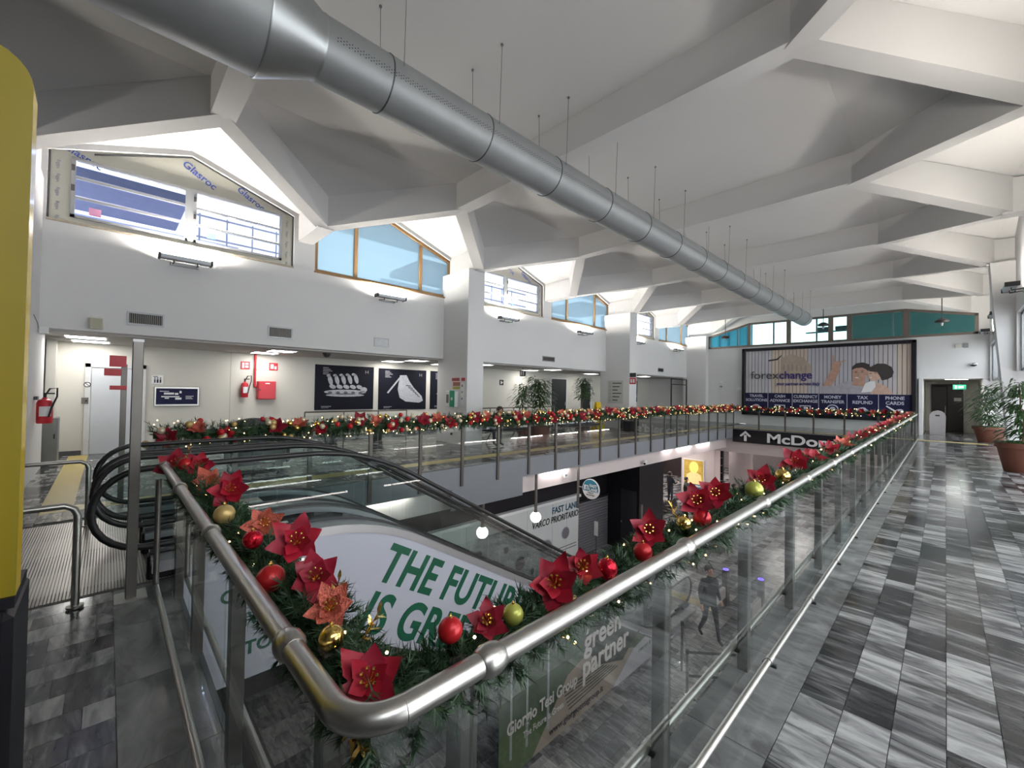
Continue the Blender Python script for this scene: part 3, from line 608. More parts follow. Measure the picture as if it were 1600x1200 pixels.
# signs, map, fire equipment on the back wall
def sign(name, label, cat, y0, z0, y1, z1, base, x=xw, th=.012, glyphs=(), group=None):
    t = thing(name, label, cat, (x, (y0 + y1) / 2, z0), group); pn = MB().bbox(x, y0, z0, x + th, y1, z1, .003).build('panel', base, t)
    m = MB()
    for a, b, c, d in glyphs: m.box(x + th, y0 + a * (y1 - y0), z0 + b * (z1 - z0), x + th + .003, y0 + c * (y1 - y0), z0 + d * (z1 - z0))
    if glyphs: m.build('print', WHITEP if base in (RED, NAVY, BLACKP, GREENS, BLACKW) else BLACKP, pn)
    return t
t = sign('toilet_sign', 'small white square toilet pictogram sign above the map board', 'sign', .82, 1.72, 1.05, 1.95, WHITEP, glyphs=[(.2, .15, .32, .55), (.42, .15, .58, .55), (.68, .15, .82, .55), (.2, .62, .32, .75), (.44, .62, .56, .75), (.69, .62, .81, .75), (.1, .82, .5, .9)])
t = thing('map_board', 'framed dark blue floor plan board on the cream wall', 'map board', (xw, 1.35, 1.16)); MB().bbox(xw, .87, 1.14, xw + .05, 1.82, 1.66, .01).build('frame', STEEL, t); MB().box(xw + .05, .91, 1.19, xw + .054, 1.78, 1.61).build('map', NAVY, t)
m = MB()
for a, b, c, d in ((.18, .62, .42, .74), (.44, .6, .52, .72), (.12, .45, .55, .52), (.45, .30, .6, .42), (.2, .35, .3, .42), (.7, .5, .9, .53), (.7, .42, .85, .45), (.55, .7, .6, .85), (.7, .34, .88, .37), (.08, .8, .3, .84)): m.box(xw + .054, .91 + a * .87, 1.19 + b * .42, xw + .056, .91 + c * .87, 1.19 + d * .42)
m.build('plan_lines', WHITEP, t)
def extinguisher(label, c, r, h, mount):
    x, y, z = c; t = thing('fire_extinguisher', label, 'extinguisher', c)
    MB().lathe([(r * .9, 0), (r, .02), (r, h * .78), (r * .8, h * .9), (r * .35, h * .95), (r * .3, h)], c, 20).build('cylinder', RED, t, True)
    MB().bbox(x - .02, y - .02, z + h, x + .02, y + .02, z + h + .06, .005).build('valve', DARKM, t); MB().bbox(x - .015, y - .02, z + h + .06, x + .015, y + .12, z + h + .085, .004).build('lever', BLACK, t)
    MB().tube([(x + .02, y, z + h + .03), (x + .05, y + .06, z + h + .16), (x + .05, y + .15, z + h + .17), (x + .06, y + .15, z + h + .02), (x + r + .02, y + .09, z + h * .6), (x + r + .02, y + .06, z + h * .25)], .014, 8).build('hose', BLACK, t, True)
    MB().prism([(x + r * math.cos(a) * 1.02, y + r * math.sin(a) * 1.02, z + h * .28) for a in (-.6, -.3, 0, .3, .6, .9)] + [(x + r * .9 * math.cos(a), y + r * .9 * math.sin(a), z + h * .28) for a in (.9, .6, .3, 0, -.3, -.6)], (0, 0, h * .38)).build('label_sticker', WHITEP, t)
    MB().bbox(*mount, .004).build('wall_bracket', DARKM, t)
extinguisher('red fire extinguisher hung on the pier behind the yellow sign', (-11.18, -.80, .98), .105, .46, (-11.28, -.93, 1.4, -11.08, -.88, 1.46))
extinguisher('red fire extinguisher left of the hose cabinet on the cream wall', (xw + .13, 2.87, 1.38), .09, .46, (xw, 2.82, 1.7, xw + .05, 2.92, 1.78))
t = thing('hose_cabinet', 'red metal fire hose cabinet on the cream wall', 'hose cabinet', (xw, 3.43, 1.32)); MB().bbox(xw, 3.2, 1.32, xw + .2, 3.67, 1.86, .01).build('body', RED, t); dd = MB().bbox(xw + .2, 3.22, 1.34, xw + .215, 3.65, 1.84, .004).build('door', RED, t); MB().box(xw + .216, 3.38, 1.78, xw + .219, 3.5, 1.81).build('nameplate', WHITEP, dd); MB().bbox(xw + .216, 3.23, 1.58, xw + .225, 3.26, 1.63, .003).build('lock', DARKM, dd)
t = thing('fire_pipe', 'red riser pipe running from ceiling down to the hose cabinet', 'pipe', (xw + .06, 3.13, 1.4)); MB().tube([(xw + .06, 3.14, 2.68), (xw + .06, 3.14, 1.75), (xw + .06, 3.14, 1.7), (xw + .06, 3.2, 1.7)], .028, 10).build('pipe', RED, t, True)
for z in (1.75, 2.2, 2.55): MB().lathe([(.034, -.02), (.034, .02)], (xw + .06, 3.14, z), 10).build('collar', RED, t)
sign('fire_sign', 'red fire extinguisher sign above the extinguisher on cream wall', 'sign', 2.78, 2.2, 3.01, 2.43, RED, glyphs=[(.15, .15, .4, .85), (.5, .2, .85, .5), (.5, .6, .85, .85)]); sign('fire_sign', 'red hose sign above the fire hose cabinet', 'sign', 3.52, 2.2, 3.76, 2.43, RED, glyphs=[(.15, .2, .5, .8), (.6, .15, .85, .55)])
for y in (2.55, 3.0): pass
m = MB(); m.box(xw, 2.53, .11, xw + .004, 2.545, 2.68); struct(m.build('trim_4', mat('joint_line', (.45, .44, .4), .8)))
# ---------- shoe posters
INK = mat('poster_ink', (.008, .008, .016), .6, var=.4, scale=2, spec=.15); PALE = mat('poster_pale_grey', (.42, .43, .47), .4, var=.35, scale=14); MIDG = mat('poster_mid_grey', (.10, .10, .12), .4, var=.4, scale=14)
def ell(m, x, cy, cz, ry, rz, rot=0, n=18, mi=0, th=.002):
    m.prism([(x, cy + ry * math.cos(a) * math.cos(rot) - rz * math.sin(a) * math.sin(rot), cz + ry * math.cos(a) * math.sin(rot) + rz * math.sin(a) * math.cos(rot)) for a in [2 * PI * i / n for i in range(n)]], (th, 0, 0), mi)
def poster(y0, z0, y1, z1, kind, label):
    t = thing('poster', label, 'poster', (xw, (y0 + y1) / 2, z0), 'dark shoe posters'); pn = MB().bbox(xw, y0, z0, xw + .03, y1, z1, .004).build('panel', INK, t)
    w_, h_ = y1 - y0, z1 - z0; X = xw + .031; m = MB(); g = MB()
    def p(a, b): return y0 + a * w_, z0 + b * h_
    if kind == 0:
        for k in range(5):
            a, b = p(.24 + .11 * k, .66 + .012 * k); ell(m, X, a, b, .035 * w_, .115 * h_, .28); a, b = p(.21 + .105 * k, .76 + .012 * k); ell(m, X, a, b, .032 * w_, .03 * h_); a, b = p(.28 + .115 * k, .52); ell(m, X, a, b, .055 * w_, .045 * h_, -.3)
        ell(m, X, *p(.5, .40), .36 * w_, .055 * h_); ell(m, X, *p(.5, .33), .33 * w_, .035 * h_); ell(m, X, *p(.82, .46), .06 * w_, .06 * h_)
        for k in range(5): g = MB(); ell(g, X + .002, *p(.24 + .13 * k, .385), .035 * w_, .03 * h_); g.build('picture_shade', MIDG, pn)
        g = MB()
    else:
        m.prism([(X, *p(a, b)) for a, b in ((.42, .85), (.56, .86), (.62, .72), (.72, .55), (.9, .34), (.93, .22), (.85, .17), (.55, .2), (.42, .3), (.38, .5))], (.002, 0, 0))
        for k in range(6): g = MB(); g.prism([(X + .002, *p(.55 + .05 * k, .62 - .05 * k)), (X + .002, *p(.66 + .04 * k, .60 - .055 * k)), (X + .002, *p(.66 + .04 * k, .57 - .055 * k)), (X + .002, *p(.55 + .05 * k, .59 - .05 * k))], (.002, 0, 0)); g.build('picture_shade', MIDG, pn)
        g = MB()
        m.prism([(X, *p(a, b)) for a, b in ((.16, .42), (.19, .40), (.42, .76), (.41, .8))], (.002, 0, 0))
    m.build('picture', PALE, pn)
    if g.v: g.build('picture_shade', MIDG, pn)
    l = MB()
    for k in range(5): l.box(X, y0 + .12 * w_, z0 + (.93 - .035 * k) * h_, X + .002, y0 + (.21 + .03 * (k % 3)) * w_, z0 + (.945 - .035 * k) * h_)
    l.box(X, y0 + .1 * w_, z0 + .07 * h_, X + .002, y0 + .26 * w_, z0 + .085 * h_); l.box(X, y0 + .1 * w_, z0 + .045 * h_, X + .002, y0 + .22 * w_, z0 + .055 * h_); l.build('small_print', mat('poster_text', (.3, .3, .32), .5), pn)
    text('emblem', 'H', .16, (X, y0 + .87 * w_, z0 + .84 * h_), Y3, Z3, mat('poster_text', (.3, .3, .32)), pn, sx=1.2)
poster(4.86, .96, 6.87, 2.46, 0, 'dark poster with a row of pale bone-like shoes'); poster(7.07, .92, 9.06, 2.44, 1, 'dark poster with one pale laced sculpted shoe'); poster(9.26, .92, 11.25, 2.44, 0, 'dark poster half hidden behind the first pier')
poster(22.0, 1.1, 24.0, 2.5, 0, 'dark shoe poster far along, left of the bare black rack'); poster(24.4, 1.1, 25.4, 2.5, 1, 'narrow dark shoe poster farthest along the recess')
# black doors
for n_, (a, b, zt) in enumerate(((16.64, 17.86, 2.36), (19.15, 20.1, 2.18))):
    d = struct(MB().box(xw, a - .06, 0, xw + .05, a, zt + .06).box(xw, b, 0, xw + .05, b + .06, zt + .06).box(xw, a, zt, xw + .05, b, zt + .06).build('door_%d' % (n_ + 3), WHITEP)); MB().bbox(xw + .005, a, .01, xw + .04, b, zt, .005).build('door_leaf', mat('charcoal_door', (.02, .022, .022), .5, var=.2), d); MB().tube([(xw + .06, b - .1, .95), (xw + .06, b - .1, 1.15)], .012, 8).build('door_handle', STEEL, d)
sign('direction_sign', 'small black pictogram sign on cream wall left of black doors', 'sign', 13.0, 1.95, 13.25, 2.2, BLACKP, glyphs=[(.3, .2, .5, .8), (.55, .4, .8, .6)])
def hung_sign(label, c, w_, h_, base, gl, axis='Y'):
    t = thing('hanging_sign', label, 'sign', c); x, y, z = c
    if axis == 'Y': pn = MB().bbox(x - w_ / 2, y - .03, z, x + w_ / 2, y + .03, z + h_, .005).build('panel', base, t)
    else: pn = MB().bbox(x - .03, y - w_ / 2, z, x + .03, y + w_ / 2, z + h_, .005).build('panel', base, t)
    m = MB()
    for a, b, cc, d in gl:
        if axis == 'Y': m.box(x - w_ / 2 + a * w_, y - .034, z + b * h_, x - w_ / 2 + cc * w_, y - .03, z + d * h_)
        else: m.box(x + .03, y - w_ / 2 + a * w_, z + b * h_, x + .034, y - w_ / 2 + cc * w_, z + d * h_)
    m.build('print', WHITEP, pn); return t
t = hung_sign('small hanging toilet sign between the middle potted trees', (-12.4, 12.6, 2.32), .3, .24, DARKM, [(.2, .15, .4, .85), (.6, .15, .8, .85)]); MB().tube([(-12.4, 12.6, 2.56), (-12.4, 12.6, 2.68)], .012, 6).build('rod', DARKM, t)
# pier signs: AED cabinet and notices on pier face, directory board, red hydrant sign
yf = YK[3] - .42
t = thing('defibrillator_cabinet', 'green and white defibrillator cabinet on the first pier', 'defibrillator', (-10.85, yf, 1.15)); MB().bbox(-11.1, yf - .16, 1.16, -10.62, yf, 1.66, .02).build('cabinet', WHITEP, t); MB().bbox(-10.86, yf - .18, 1.17, -10.6, yf - .16, 1.68, .01).build('door', GREENS, t); MB().prism([(-10.73 + .05 * math.cos(a), yf - .181, 1.42 + .05 * math.sin(a)) for a in [2 * PI * i / 12 for i in range(12)]], (0, -.004, 0)).build('heart_symbol', WHITEP, t); MB().box(-11.05, yf - .164, 1.28, -10.92, yf - .16, 1.55).build('photo', mat('sticker_dark', (.15, .15, .14), .5), t)
t = thing('safety_notice', 'column of red, yellow and green notices on the first pier', 'notice', (-10.7, yf, 1.7))
for a, b, c, d, mm in ((-10.98, 1.98, -10.58, 2.08, RED), (-10.92, 1.82, -10.55, 1.95, mat('orange_notice', (.55, .16, .06), .5)), (-10.92, 1.72, -10.55, 1.8, LIME), (-10.5, 1.25, -10.32, 1.92, WHITEP), (-10.48, 1.98, -10.3, 2.08, RED)): MB().bbox(a, yf - .008, b, c, yf, d, .002).build('sheet', mm, t)
m = MB()
for k in range(4): m.box(-10.94 + .1 * k, yf - .011, 2.0, -10.88 + .1 * k, yf - .008, 2.06); m.box(-10.89 + .09 * k, yf - .011, 1.85, -10.83 + .09 * k, yf - .008, 1.92)
for k in range(3): m.box(-10.46, yf - .011, 1.4 + .2 * k, -10.40, yf - .008, 1.46 + .2 * k)
m.build('pictograms', mat('sticker_dark', (.15, .15, .14)), t)
t = thing('wall_socket', 'small black socket low on the first pier', 'socket', (-10.95, yf, .28)); MB().bbox(-11.0, yf - .02, .26, -10.9, yf, .33, .005).build('plate', BLACK, t); MB().box(-10.98, yf - .023, .28, -10.92, yf - .02, .31).build('insert', DARKM, t)
yd = YK[5] - .42
t = thing('directory_board', 'grey framed directory board with black lines on the second pier', 'directory', (-10.9, yd, 1.2)); MB().bbox(-11.35, yd - .03, 1.18, -10.5, yd, 2.28, .01).build('panel', mat('pale_grey_board', (.55, .55, .52), .5), t)
for k in range(6):
    text('line', ['1', '2', '3', '4', '5', '6'][k], .1, (-11.22, yd - .032, 2.1 - .16 * k), X3, Z3, BLACKP, t); MB().box(-11.08, yd - .034, 2.12 - .16 * k, -10.6 - .1 * (k % 3), yd - .03, 2.16 - .16 * k).build('line', BLACKP, t)
t = hung_sign('red hydrant sign sticking out from the second pier', (-10.05, yd + .05, 2.1), .3, .3, RED, [(.15, .2, .42, .8), (.55, .2, .85, .8)]); MB().bbox(-10.2, yd + .02, 2.42, -9.9, yd + .08, 2.62, .005).build('upper_panel', DARKM, t)
# bare black display rack
t = thing('display_rack', 'tall bare black metal display rack near the far corner', 'rack', (-11.4, 25.0, 0))
for y in (24.1, 26.2):
    MB().box(-11.35, y - .03, 0, -11.29, y + .03, 2.6).build('post', BLACK, t)
for z in (.7, .95, 2.25, 2.57): MB().box(-11.34, 24.1, z - .025, -11.3, 26.2, z + .025).build('rail', BLACK, t)
t = thing('warning_cone', 'small yellow fold-out floor sign by the second pier', 'floor sign', (-11.1, 16.2, 0))
for s in (-1, 1): MB().prism([(-11.1 + s * .2, 15.95, 0), (-11.1 + s * .2, 16.5, 0), (-11.1 + s * .02, 16.4, 1.25), (-11.1 + s * .02, 16.05, 1.25)], (s * .02, 0, 0)).build('leaf', YELLOW, t)
# ---------- inner glass guard rail on the recess side (stair)
def guard(label, x, ys, z=1.0, loc=None):
    t = thing('guard_rail', label, 'railing', (x, ys[0], 0)); MB().tube([(x, ys[0], z), (x, ys[-1], z)], .022, 8).build('handrail', STEELD, t, True)
    for y in ys: MB().tube([(x, y, 0), (x, y, z)], .02, 8).build('post', STEELD, t, True)
    for a, b in zip(ys, ys[1:]): MB().box(x - .005, a + .05, .1, x + .005, b - .05, z - .1).build('glass_pane', GLASS, t)
guard('glass stair guard rail before the shoe posters', -12.5, [4.0, 5.1, 6.2, 7.2]); guard('glass stair guard rail between first and second pier', -12.5, [9.6, 10.9, 12.2, 13.5, 14.8])
# ---------- waiting seats
def bench(label, x, y, n, rot=0):
    t = thing('waiting_bench', label, 'bench', (x, y, 0)); L = .56 * n
    MB().box(x - .03, y - L / 2, .33, x + .03, y + L / 2, .39).build('beam', STEELD, t)
    for q in (-1, 1):
        yy = y + q * (L / 2 - .3); MB().tube([(x - .3, yy, .02), (x - .05, yy, .33), (x + .05, yy, .33), (x + .3, yy, .02)], .02, 8).build('leg', STEELD, t, True)
    for k in range(n):
        yy = y - L / 2 + .28 + .56 * k
        MB().bbox(x - .24, yy - .25, .40, x + .24, yy + .25, .45, .02).build('seat', SEAT, t)
        MB().prism([(x - .24, yy - .25, .45), (x - .20, yy - .25, .45), (x - .30, yy - .25, .88), (x - .34, yy - .25, .86)], (0, .5, 0)).build('backrest', SEAT, t)
    for k in range(n + 1): MB().tube([(x - .2, y - L / 2 + .56 * k, .62), (x + .2, y - L / 2 + .56 * k, .62), (x + .2, y - L / 2 + .56 * k, .4)], .015, 6).build('armrest', STEELD, t)
bench('row of black waiting seats beside the first pier', -10.1, 9.45, 3); bench('row of black waiting seats beyond the middle pot', -9.9, 13.4, 4)
t = thing('armchair', 'low rounded black armchair behind the left garland', 'armchair', (-10.1, 2.3, 0)); MB().bbox(-10.5, 1.8, .1, -9.7, 2.8, .45, .06).build('seat', SEAT, t); m = MB()
m.prism([(-10.5, 2.3 + .55 * math.cos(a), .45 + .57 * math.sin(a) ** .6) for a in [PI * i / 14 for i in range(15)]], (.18, 0, 0)); m.build('backrest', SEAT, t, True)
for a_, c_ in ((-10.4, 1.85), (-10.4, 2.7), (-9.8, 1.85), (-9.8, 2.7)): MB().tube([(a_, c_, 0), (a_, c_, .12)], .025, 8).build('foot', DARKM, t)
for y in (1.76, 2.74): MB().bbox(-10.4, y, .1, -9.72, y + .1, .66, .04).build('armrest', SEAT, t)
t = thing('litter_bin', 'black square litter bin by the second pier', 'bin', (-9.9, 16.9, 0)); MB().bbox(-10.2, 16.6, 0, -9.6, 17.3, .85, .03).build('body', BLACKW, t); MB().bbox(-10.22, 16.58, .85, -9.58, 17.32, .9, .02).build('lid', DARKM, t)
t = thing('low_cabinet', 'narrow grey cabinet standing behind the extinguisher pier', 'cabinet', (-13.0, -.9, 0)); MB().bbox(-13.2, -1.1, 0, -12.8, -.72, .98, .01).build('body', mat('grey_cabinet', (.22, .22, .21), .5), t); MB().bbox(-12.8, -1.08, .04, -12.785, -.74, .94, .005).build('door', mat('grey_cabinet', (.22, .22, .21)), t); MB().bbox(-12.785, -.78, .55, -12.77, -.76, .65, .003).build('handle', BLACK, t)

# ================================================================== PLANTS
def leaf_mesh(m, base, d, L, W, droop=.5):
    d = V(d).normalized(); s = d.cross(Z3)
    if s.length < .1: s = V((1, 0, 0))
    s.normalize(); p = V(base); pts = []
    for i, w_ in enumerate((.15, .9, .75, .05)):
        q = p + d * (L * i / 3) - Z3 * (droop * L * (i / 3) ** 2); pts += [q - s * W * w_ / 2, q + s * W * w_ / 2]
    m.add(pts, [(0, 1, 3, 2), (2, 3, 5, 4), (4, 5, 7, 6)])
def pot(t, x, y, r, h, mm=None):
    MB().lathe([(r * .68, 0), (r * .7, .02), (r * .95, h * .82), (r * 1.05, h * .83), (r * 1.05, h), (r * .93, h), (r * .9, h * .9)], (x, y, 0), 24).build('pot', mm or TERRA, t, True); MB().lathe([(r * .9, h * .88), (r * .3, h * .93)], (x, y, 0), 16).build('soil', SOIL, t)
def tree(name, label, x, y, r, h, H, seed, crown0=.45, spread=.4, nl=260, L=.24, W=.045, bushy=True):
    t = thing(name, label, 'potted plant', (x, y, 0)); pot(t, x, y, r, h); rr = random.Random(seed)
    p = [V((x, y, h * .9))]
    for i in range(5): p.append(p[-1] + V((rr.uniform(-.05, .05), rr.uniform(-.05, .05), (H - h) / 5)))
    MB().tube(p, [.028, .026, .022, .018, .012, .006], 7).build('stem', STEM, t, True); m = MB()
    for k in range(nl):
        f = crown0 + (1 - crown0) * rr.random(); a = rr.random() * 2 * PI; i = min(4, int(f * 5)); c = p[i].lerp(p[i + 1], f * 5 - i)
        q = c + V((math.cos(a), math.sin(a), rr.uniform(-.2, .5))) * spread * rr.random() * (1.1 - abs(f - .6)); leaf_mesh(m, q, (math.cos(a), math.sin(a), rr.uniform(-.2, .7)), L * rr.uniform(.7, 1.2), W * rr.uniform(.7, 1.3), rr.uniform(.2, .8))
    o = m.build('foliage', LEAF, t); o['kind'] = 'stuff'
    if bushy:
        m = MB()
        for k in range(130):
            a = rr.random() * 2 * PI; q = V((x, y, h)) + V((math.cos(a), math.sin(a), 0)) * r * rr.uniform(.1, .95); leaf_mesh(m, q, (math.cos(a), math.sin(a), rr.uniform(.2, 1)), .16, .07, .6)
        o = m.build('underplanting', mat('bright_leaf', (.05, .14, .03), .5, var=.4, scale=9), t); o['kind'] = 'stuff'
tree('potted_tree', 'tall leafy potted tree in terracotta, middle of left walkway', -9.5, 10.5, .36, .58, 2.15, 3, .42, .5, 700, .24, .06)
tree('potted_tree', 'thin potted tree left of the middle terracotta one', -11.6, 11.9, .3, .5, 1.95, 4, .4, .4, 420, .24, .06)
tree('potted_tree', 'tallest potted tree, before the black doors', -11.9, 16.0, .34, .5, 2.35, 5, .5, .42, 560, .24, .06)
tree('potted_palm', 'potted palm nearest the right edge, in wide terracotta pot', 1.25, 15.4, .42, .68, 2.15, 6, .12, .6, 620, .34, .055)
tree('potted_palm', 'potted palm in terracotta beside the corridor mouth', 1.2, 24.6, .46, .62, 2.15, 8, .12, .55, 620, .34, .055)
for k, (y, lab) in enumerate(((5.0, 'left spiky potted plant before the bone shoe poster'), (6.5, 'right spiky potted plant before the laced shoe poster'))):
    t = thing('potted_yucca', lab, 'potted plant', (-13.2, y, 0)); pot(t, -13.2, y, .25, .45, DARKM); m = MB(); rr = random.Random(20 + k)
    for q in range(60): a = rr.random() * 2 * PI; leaf_mesh(m, (-13.2, y, .45), (math.cos(a), math.sin(a), rr.uniform(.8, 2.5)), rr.uniform(.4, .65), .05, .35)
    o = m.build('foliage', LEAF, t); o['kind'] = 'stuff'

# ================================================================== BILLBOARD ON THE FAR WALL
b = thing('billboard', 'large black framed currency exchange billboard on the far wall', 'billboard', (-4.6, YE, .55))
bx0, bx1, bz0, bz1 = -8.30, -.92, .55, 4.38; f = .16
MB().bbox(bx0, YE - .25, bz0, bx0 + f, YE, bz1, .02).bbox(bx1 - f, YE - .25, bz0, bx1, YE, bz1, .02).bbox(bx0, YE - .25, bz1 - f, bx1, YE, bz1, .02).bbox(bx0, YE - .25, bz0, bx1, YE, bz0 + f, .02).build('frame', BLACKW, b)
sl0, sl1 = bx0 + f, bx1 - f; n = 42; wd = (sl1 - sl0) / n
SLW = [mat('slat_print_%d' % i, c, .5, var=.10, scale=1.2) for i, c in enumerate(((.55, .53, .56), (.52, .49, .50), (.62, .52, .42), (.58, .49, .42), (.47, .46, .50)))]
zn = 1.82
for k in range(n):
    fx = k / n; c = 0 if fx < .17 else 2 if fx < .24 else 3 if fx < .42 else 4 if fx < .8 else 1 if fx < .92 else 3
    x0 = sl0 + wd * k; s = MB().prism([(x0 + .006, YE - .10, zn), (x0 + wd - .006, YE - .10, zn), (x0 + wd - .02, YE - .13, zn), (x0 + .02, YE - .13, zn)], (0, 0, bz1 - f - zn)).build('slat', SLW[c], b)
MB().box(sl0, YE - .09, bz0 + f, sl1, YE - .05, bz1 - f).build('backing', mat('slat_gap', (.12, .11, .12), .7), b)
MB().box(sl0, YE - .135, bz0 + f, sl1, YE - .09, zn).build('navy_band', NAVY, b)
yb = YE - .14
def flat(name, pts, mm, dy=0): return MB().prism([(x, yb - dy, z) for x, z in pts], (0, -.003, 0)).build(name, mm, b)
def oval(cx, cz, rx, rz, n=20, rot=0): return [(cx + rx * math.cos(a) * math.cos(rot) - rz * math.sin(a) * math.sin(rot), cz + rx * math.cos(a) * math.sin(rot) + rz * math.sin(a) * math.cos(rot)) for a in [2 * PI * i / n for i in range(n)]]
PSK = mat('printed_skin', (.46, .28, .21), .5, var=.3, scale=6); PSK2 = mat('printed_pale_skin', (.60, .40, .32), .5, var=.25, scale=6); PHR = mat('printed_hair', (.035, .028, .028), .5, var=.3); PSH = mat('printed_shirt', (.40, .38, .42), .5, var=.3, scale=5); PLN = mat('printed_stone', (.42, .34, .27), .5, var=.3, scale=3)
flat('building_print', [(-6.35, 2.7), (-6.35, 3.75), (-5.9, 3.95), (-5.3, 3.75), (-4.95, 3.3), (-4.95, 2.7)], PLN)
for k in range(6): flat('arch_print', oval(-6.2 + .2 * k, 3.25 - .02 * k, .05, .18), mat('printed_shadow', (.33, .27, .23), .6), .004)
flat('lamp_print', [(-6.95, 3.6), (-6.5, 3.66), (-6.3, 3.9), (-6.34, 3.92), (-6.55, 3.74), (-6.95, 3.68)], PHR)
flat('sleeve_print', [(-4.5, 1.84), (-4.55, 2.15), (-4.3, 2.35), (-4.0, 2.2), (-3.4, 2.5), (-3.0, 2.35), (-2.75, 2.2), (-2.5, 1.84)], PSH)
flat('arm_print', [(-4.45, 2.2), (-4.05, 2.25), (-3.75, 3.0), (-3.72, 3.3), (-4.05, 3.35), (-4.1, 3.05)], PSK, .004)
flat('hand_print', oval(-3.88, 3.33, .20, .17), PSK, .005); flat('finger_print', [(-4.05, 3.45), (-3.95, 3.42), (-3.98, 3.80), (-4.05, 3.80)], PSK, .006); flat('finger_print', [(-3.8, 3.45), (-3.75, 3.4), (-3.5, 3.5), (-3.55, 3.56)], PSK, .006)
flat('man_neck_print', [(-3.25, 2.25), (-2.75, 2.2), (-2.75, 2.7), (-3.2, 2.7)], PSK, .004); flat('man_face_print', [(-3.24, 2.98), (-3.23, 2.72), (-3.12, 2.52), (-2.97, 2.44), (-2.80, 2.52), (-2.68, 2.76), (-2.66, 3.06), (-2.88, 3.2), (-3.14, 3.14)], PSK, .006); flat('man_hair_print', [(-3.27, 3.02), (-3.24, 3.2), (-3.08, 3.36), (-2.84, 3.4), (-2.6, 3.3), (-2.52, 3.05), (-2.62, 2.92), (-2.7, 3.04), (-2.86, 3.14), (-3.1, 3.12)], PHR, .008); flat('man_smile_print', oval(-3.06, 2.64, .075, .022, rot=-.2), WHITEP, .009)
flat('woman_shoulder_print', [(-2.55, 1.84), (-2.5, 2.2), (-2.3, 2.4), (-1.95, 2.2), (-1.7, 1.84)], PSK2, .005); flat('woman_hair_print', [(-2.6, 2.95), (-2.52, 3.18), (-2.3, 3.32), (-2.0, 3.3), (-1.78, 3.14), (-1.7, 2.9), (-1.76, 2.66), (-1.95, 2.54), (-2.12, 2.5), (-2.2, 2.7), (-2.3, 2.9)], PHR, .011); flat('woman_face_print', [(-2.62, 3.02), (-2.66, 2.78), (-2.6, 2.58), (-2.48, 2.46), (-2.3, 2.5), (-2.12, 2.66), (-2.1, 3.0), (-2.3, 3.1)], PSK2, .009); flat('woman_fringe_print', [(-2.62, 2.96), (-2.55, 3.16), (-2.3, 3.26), (-2.1, 3.1), (-2.2, 2.98), (-2.4, 3.04)], PHR, .014); flat('woman_smile_print', oval(-2.53, 2.64, .05, .016, rot=-.2), WHITEP, .012); flat('scarf_print', [(-2.9, 1.9), (-2.75, 2.35), (-2.4, 2.55), (-2.35, 2.2), (-2.5, 1.95)], WHITEP, .006)
for cx_, cz_ in ((-3.10, 2.90), (-2.86, 2.92)): flat('man_eye_print', oval(cx_, cz_, .05, .018), PHR, .010); flat('man_brow_print', oval(cx_, cz_ + .06, .06, .012, rot=.12), PHR, .010)
for cx_, cz_ in ((-2.54, 2.84), (-2.36, 2.86)): flat('woman_eye_print', oval(cx_, cz_, .04, .016), PHR, .013)
flat('man_nose_print', [(-3.02, 2.88), (-2.97, 2.72), (-3.06, 2.72)], mat('printed_shadow', (.20, .16, .14)), .010); flat('man_ear_print', oval(-2.68, 2.86, .05, .09), PSK, .009)
text('lettering', 'forex', .62, (-7.85, yb - .035, 2.62), X3, Z3, mat('printed_grey_ink', (.05, .05, .06), .5), b, 'LEFT', sx=1.05)
text('lettering', 'change', .58, (-6.42, yb - .035, 2.62), X3, Z3, mat('printed_violet_ink', (.03, .02, .16), .5), b, 'LEFT', sx=.95, bold=.011)
text('lettering', 'your partner across Italy', .24, (-6.55, yb - .035, 2.26), X3, Z3, mat('printed_violet_ink', (.03, .02, .16)), b, 'LEFT', sx=.82, bold=.006, shear=.2)
cols = [sl0, -6.97, -5.8, -4.62, -3.45, -2.25, sl1]; BT = mat('pale_blue_print', (.55, .56, .66), .5)
for k, s in enumerate((('TRAVEL', 'SOLUTIONS'), ('CASH', 'ADVANCE'), ('CURRENCY', 'EXCHANGE'), ('MONEY', 'TRANSFER'), ('TAX', 'REFUND'), ('PHONE', 'CARDS'))):
    cx = (cols[k] + cols[k + 1]) / 2
    for q in (0, 1): text('lettering', s[q], .215, (cx, yb - .004, 1.58 - .24 * q), X3, Z3, BT, b, sx=.95, bold=.006)
    if k: flat('divider', [(cols[k] - .012, bz0 + f), (cols[k] + .012, bz0 + f), (cols[k] + .012, zn), (cols[k] - .012, zn)], BT)
    z = 1.05
    if k in (1, 2): 
        MB().box(cx - .25, yb - .006, z - .13, cx + .25, yb, z + .13).build('icon', BT, b); MB().box(cx - .2, yb - .009, z - .08, cx + .2, yb - .006, z + .08).build('icon', NAVY, b); flat('icon', oval(cx, z, .07, .06), BT, .01)
    elif k == 3:
        flat('icon', oval(cx, z, .25, .22), BT); flat('icon', oval(cx, z, .20, .17), NAVY, .004); flat('icon', oval(cx, z, .12, .1), BT, .008)
    elif k == 5:
        MB().prism([(cx - .32, yb, z + .2), (cx - .28, yb, z + .24), (cx + .05, yb, z), (cx, yb, z - .05)], (0, -.006, 0)).build('icon', WHITEP, b); flat('icon', oval(cx + .12, z - .05, .2, .12, rot=.5), BT)
    else:
        flat('icon', oval(cx - .05, z, .2, .11, rot=.3), BT); flat('icon', oval(cx + .1, z - .05, .16, .1, rot=-.3), BT, .004); flat('icon', oval(cx, z, .06, .04), NAVY, .008)
MB().box(-8.6, YE - .2, 2.0, -8.3, YE, 2.12).build('side_box', WHITEP, b)
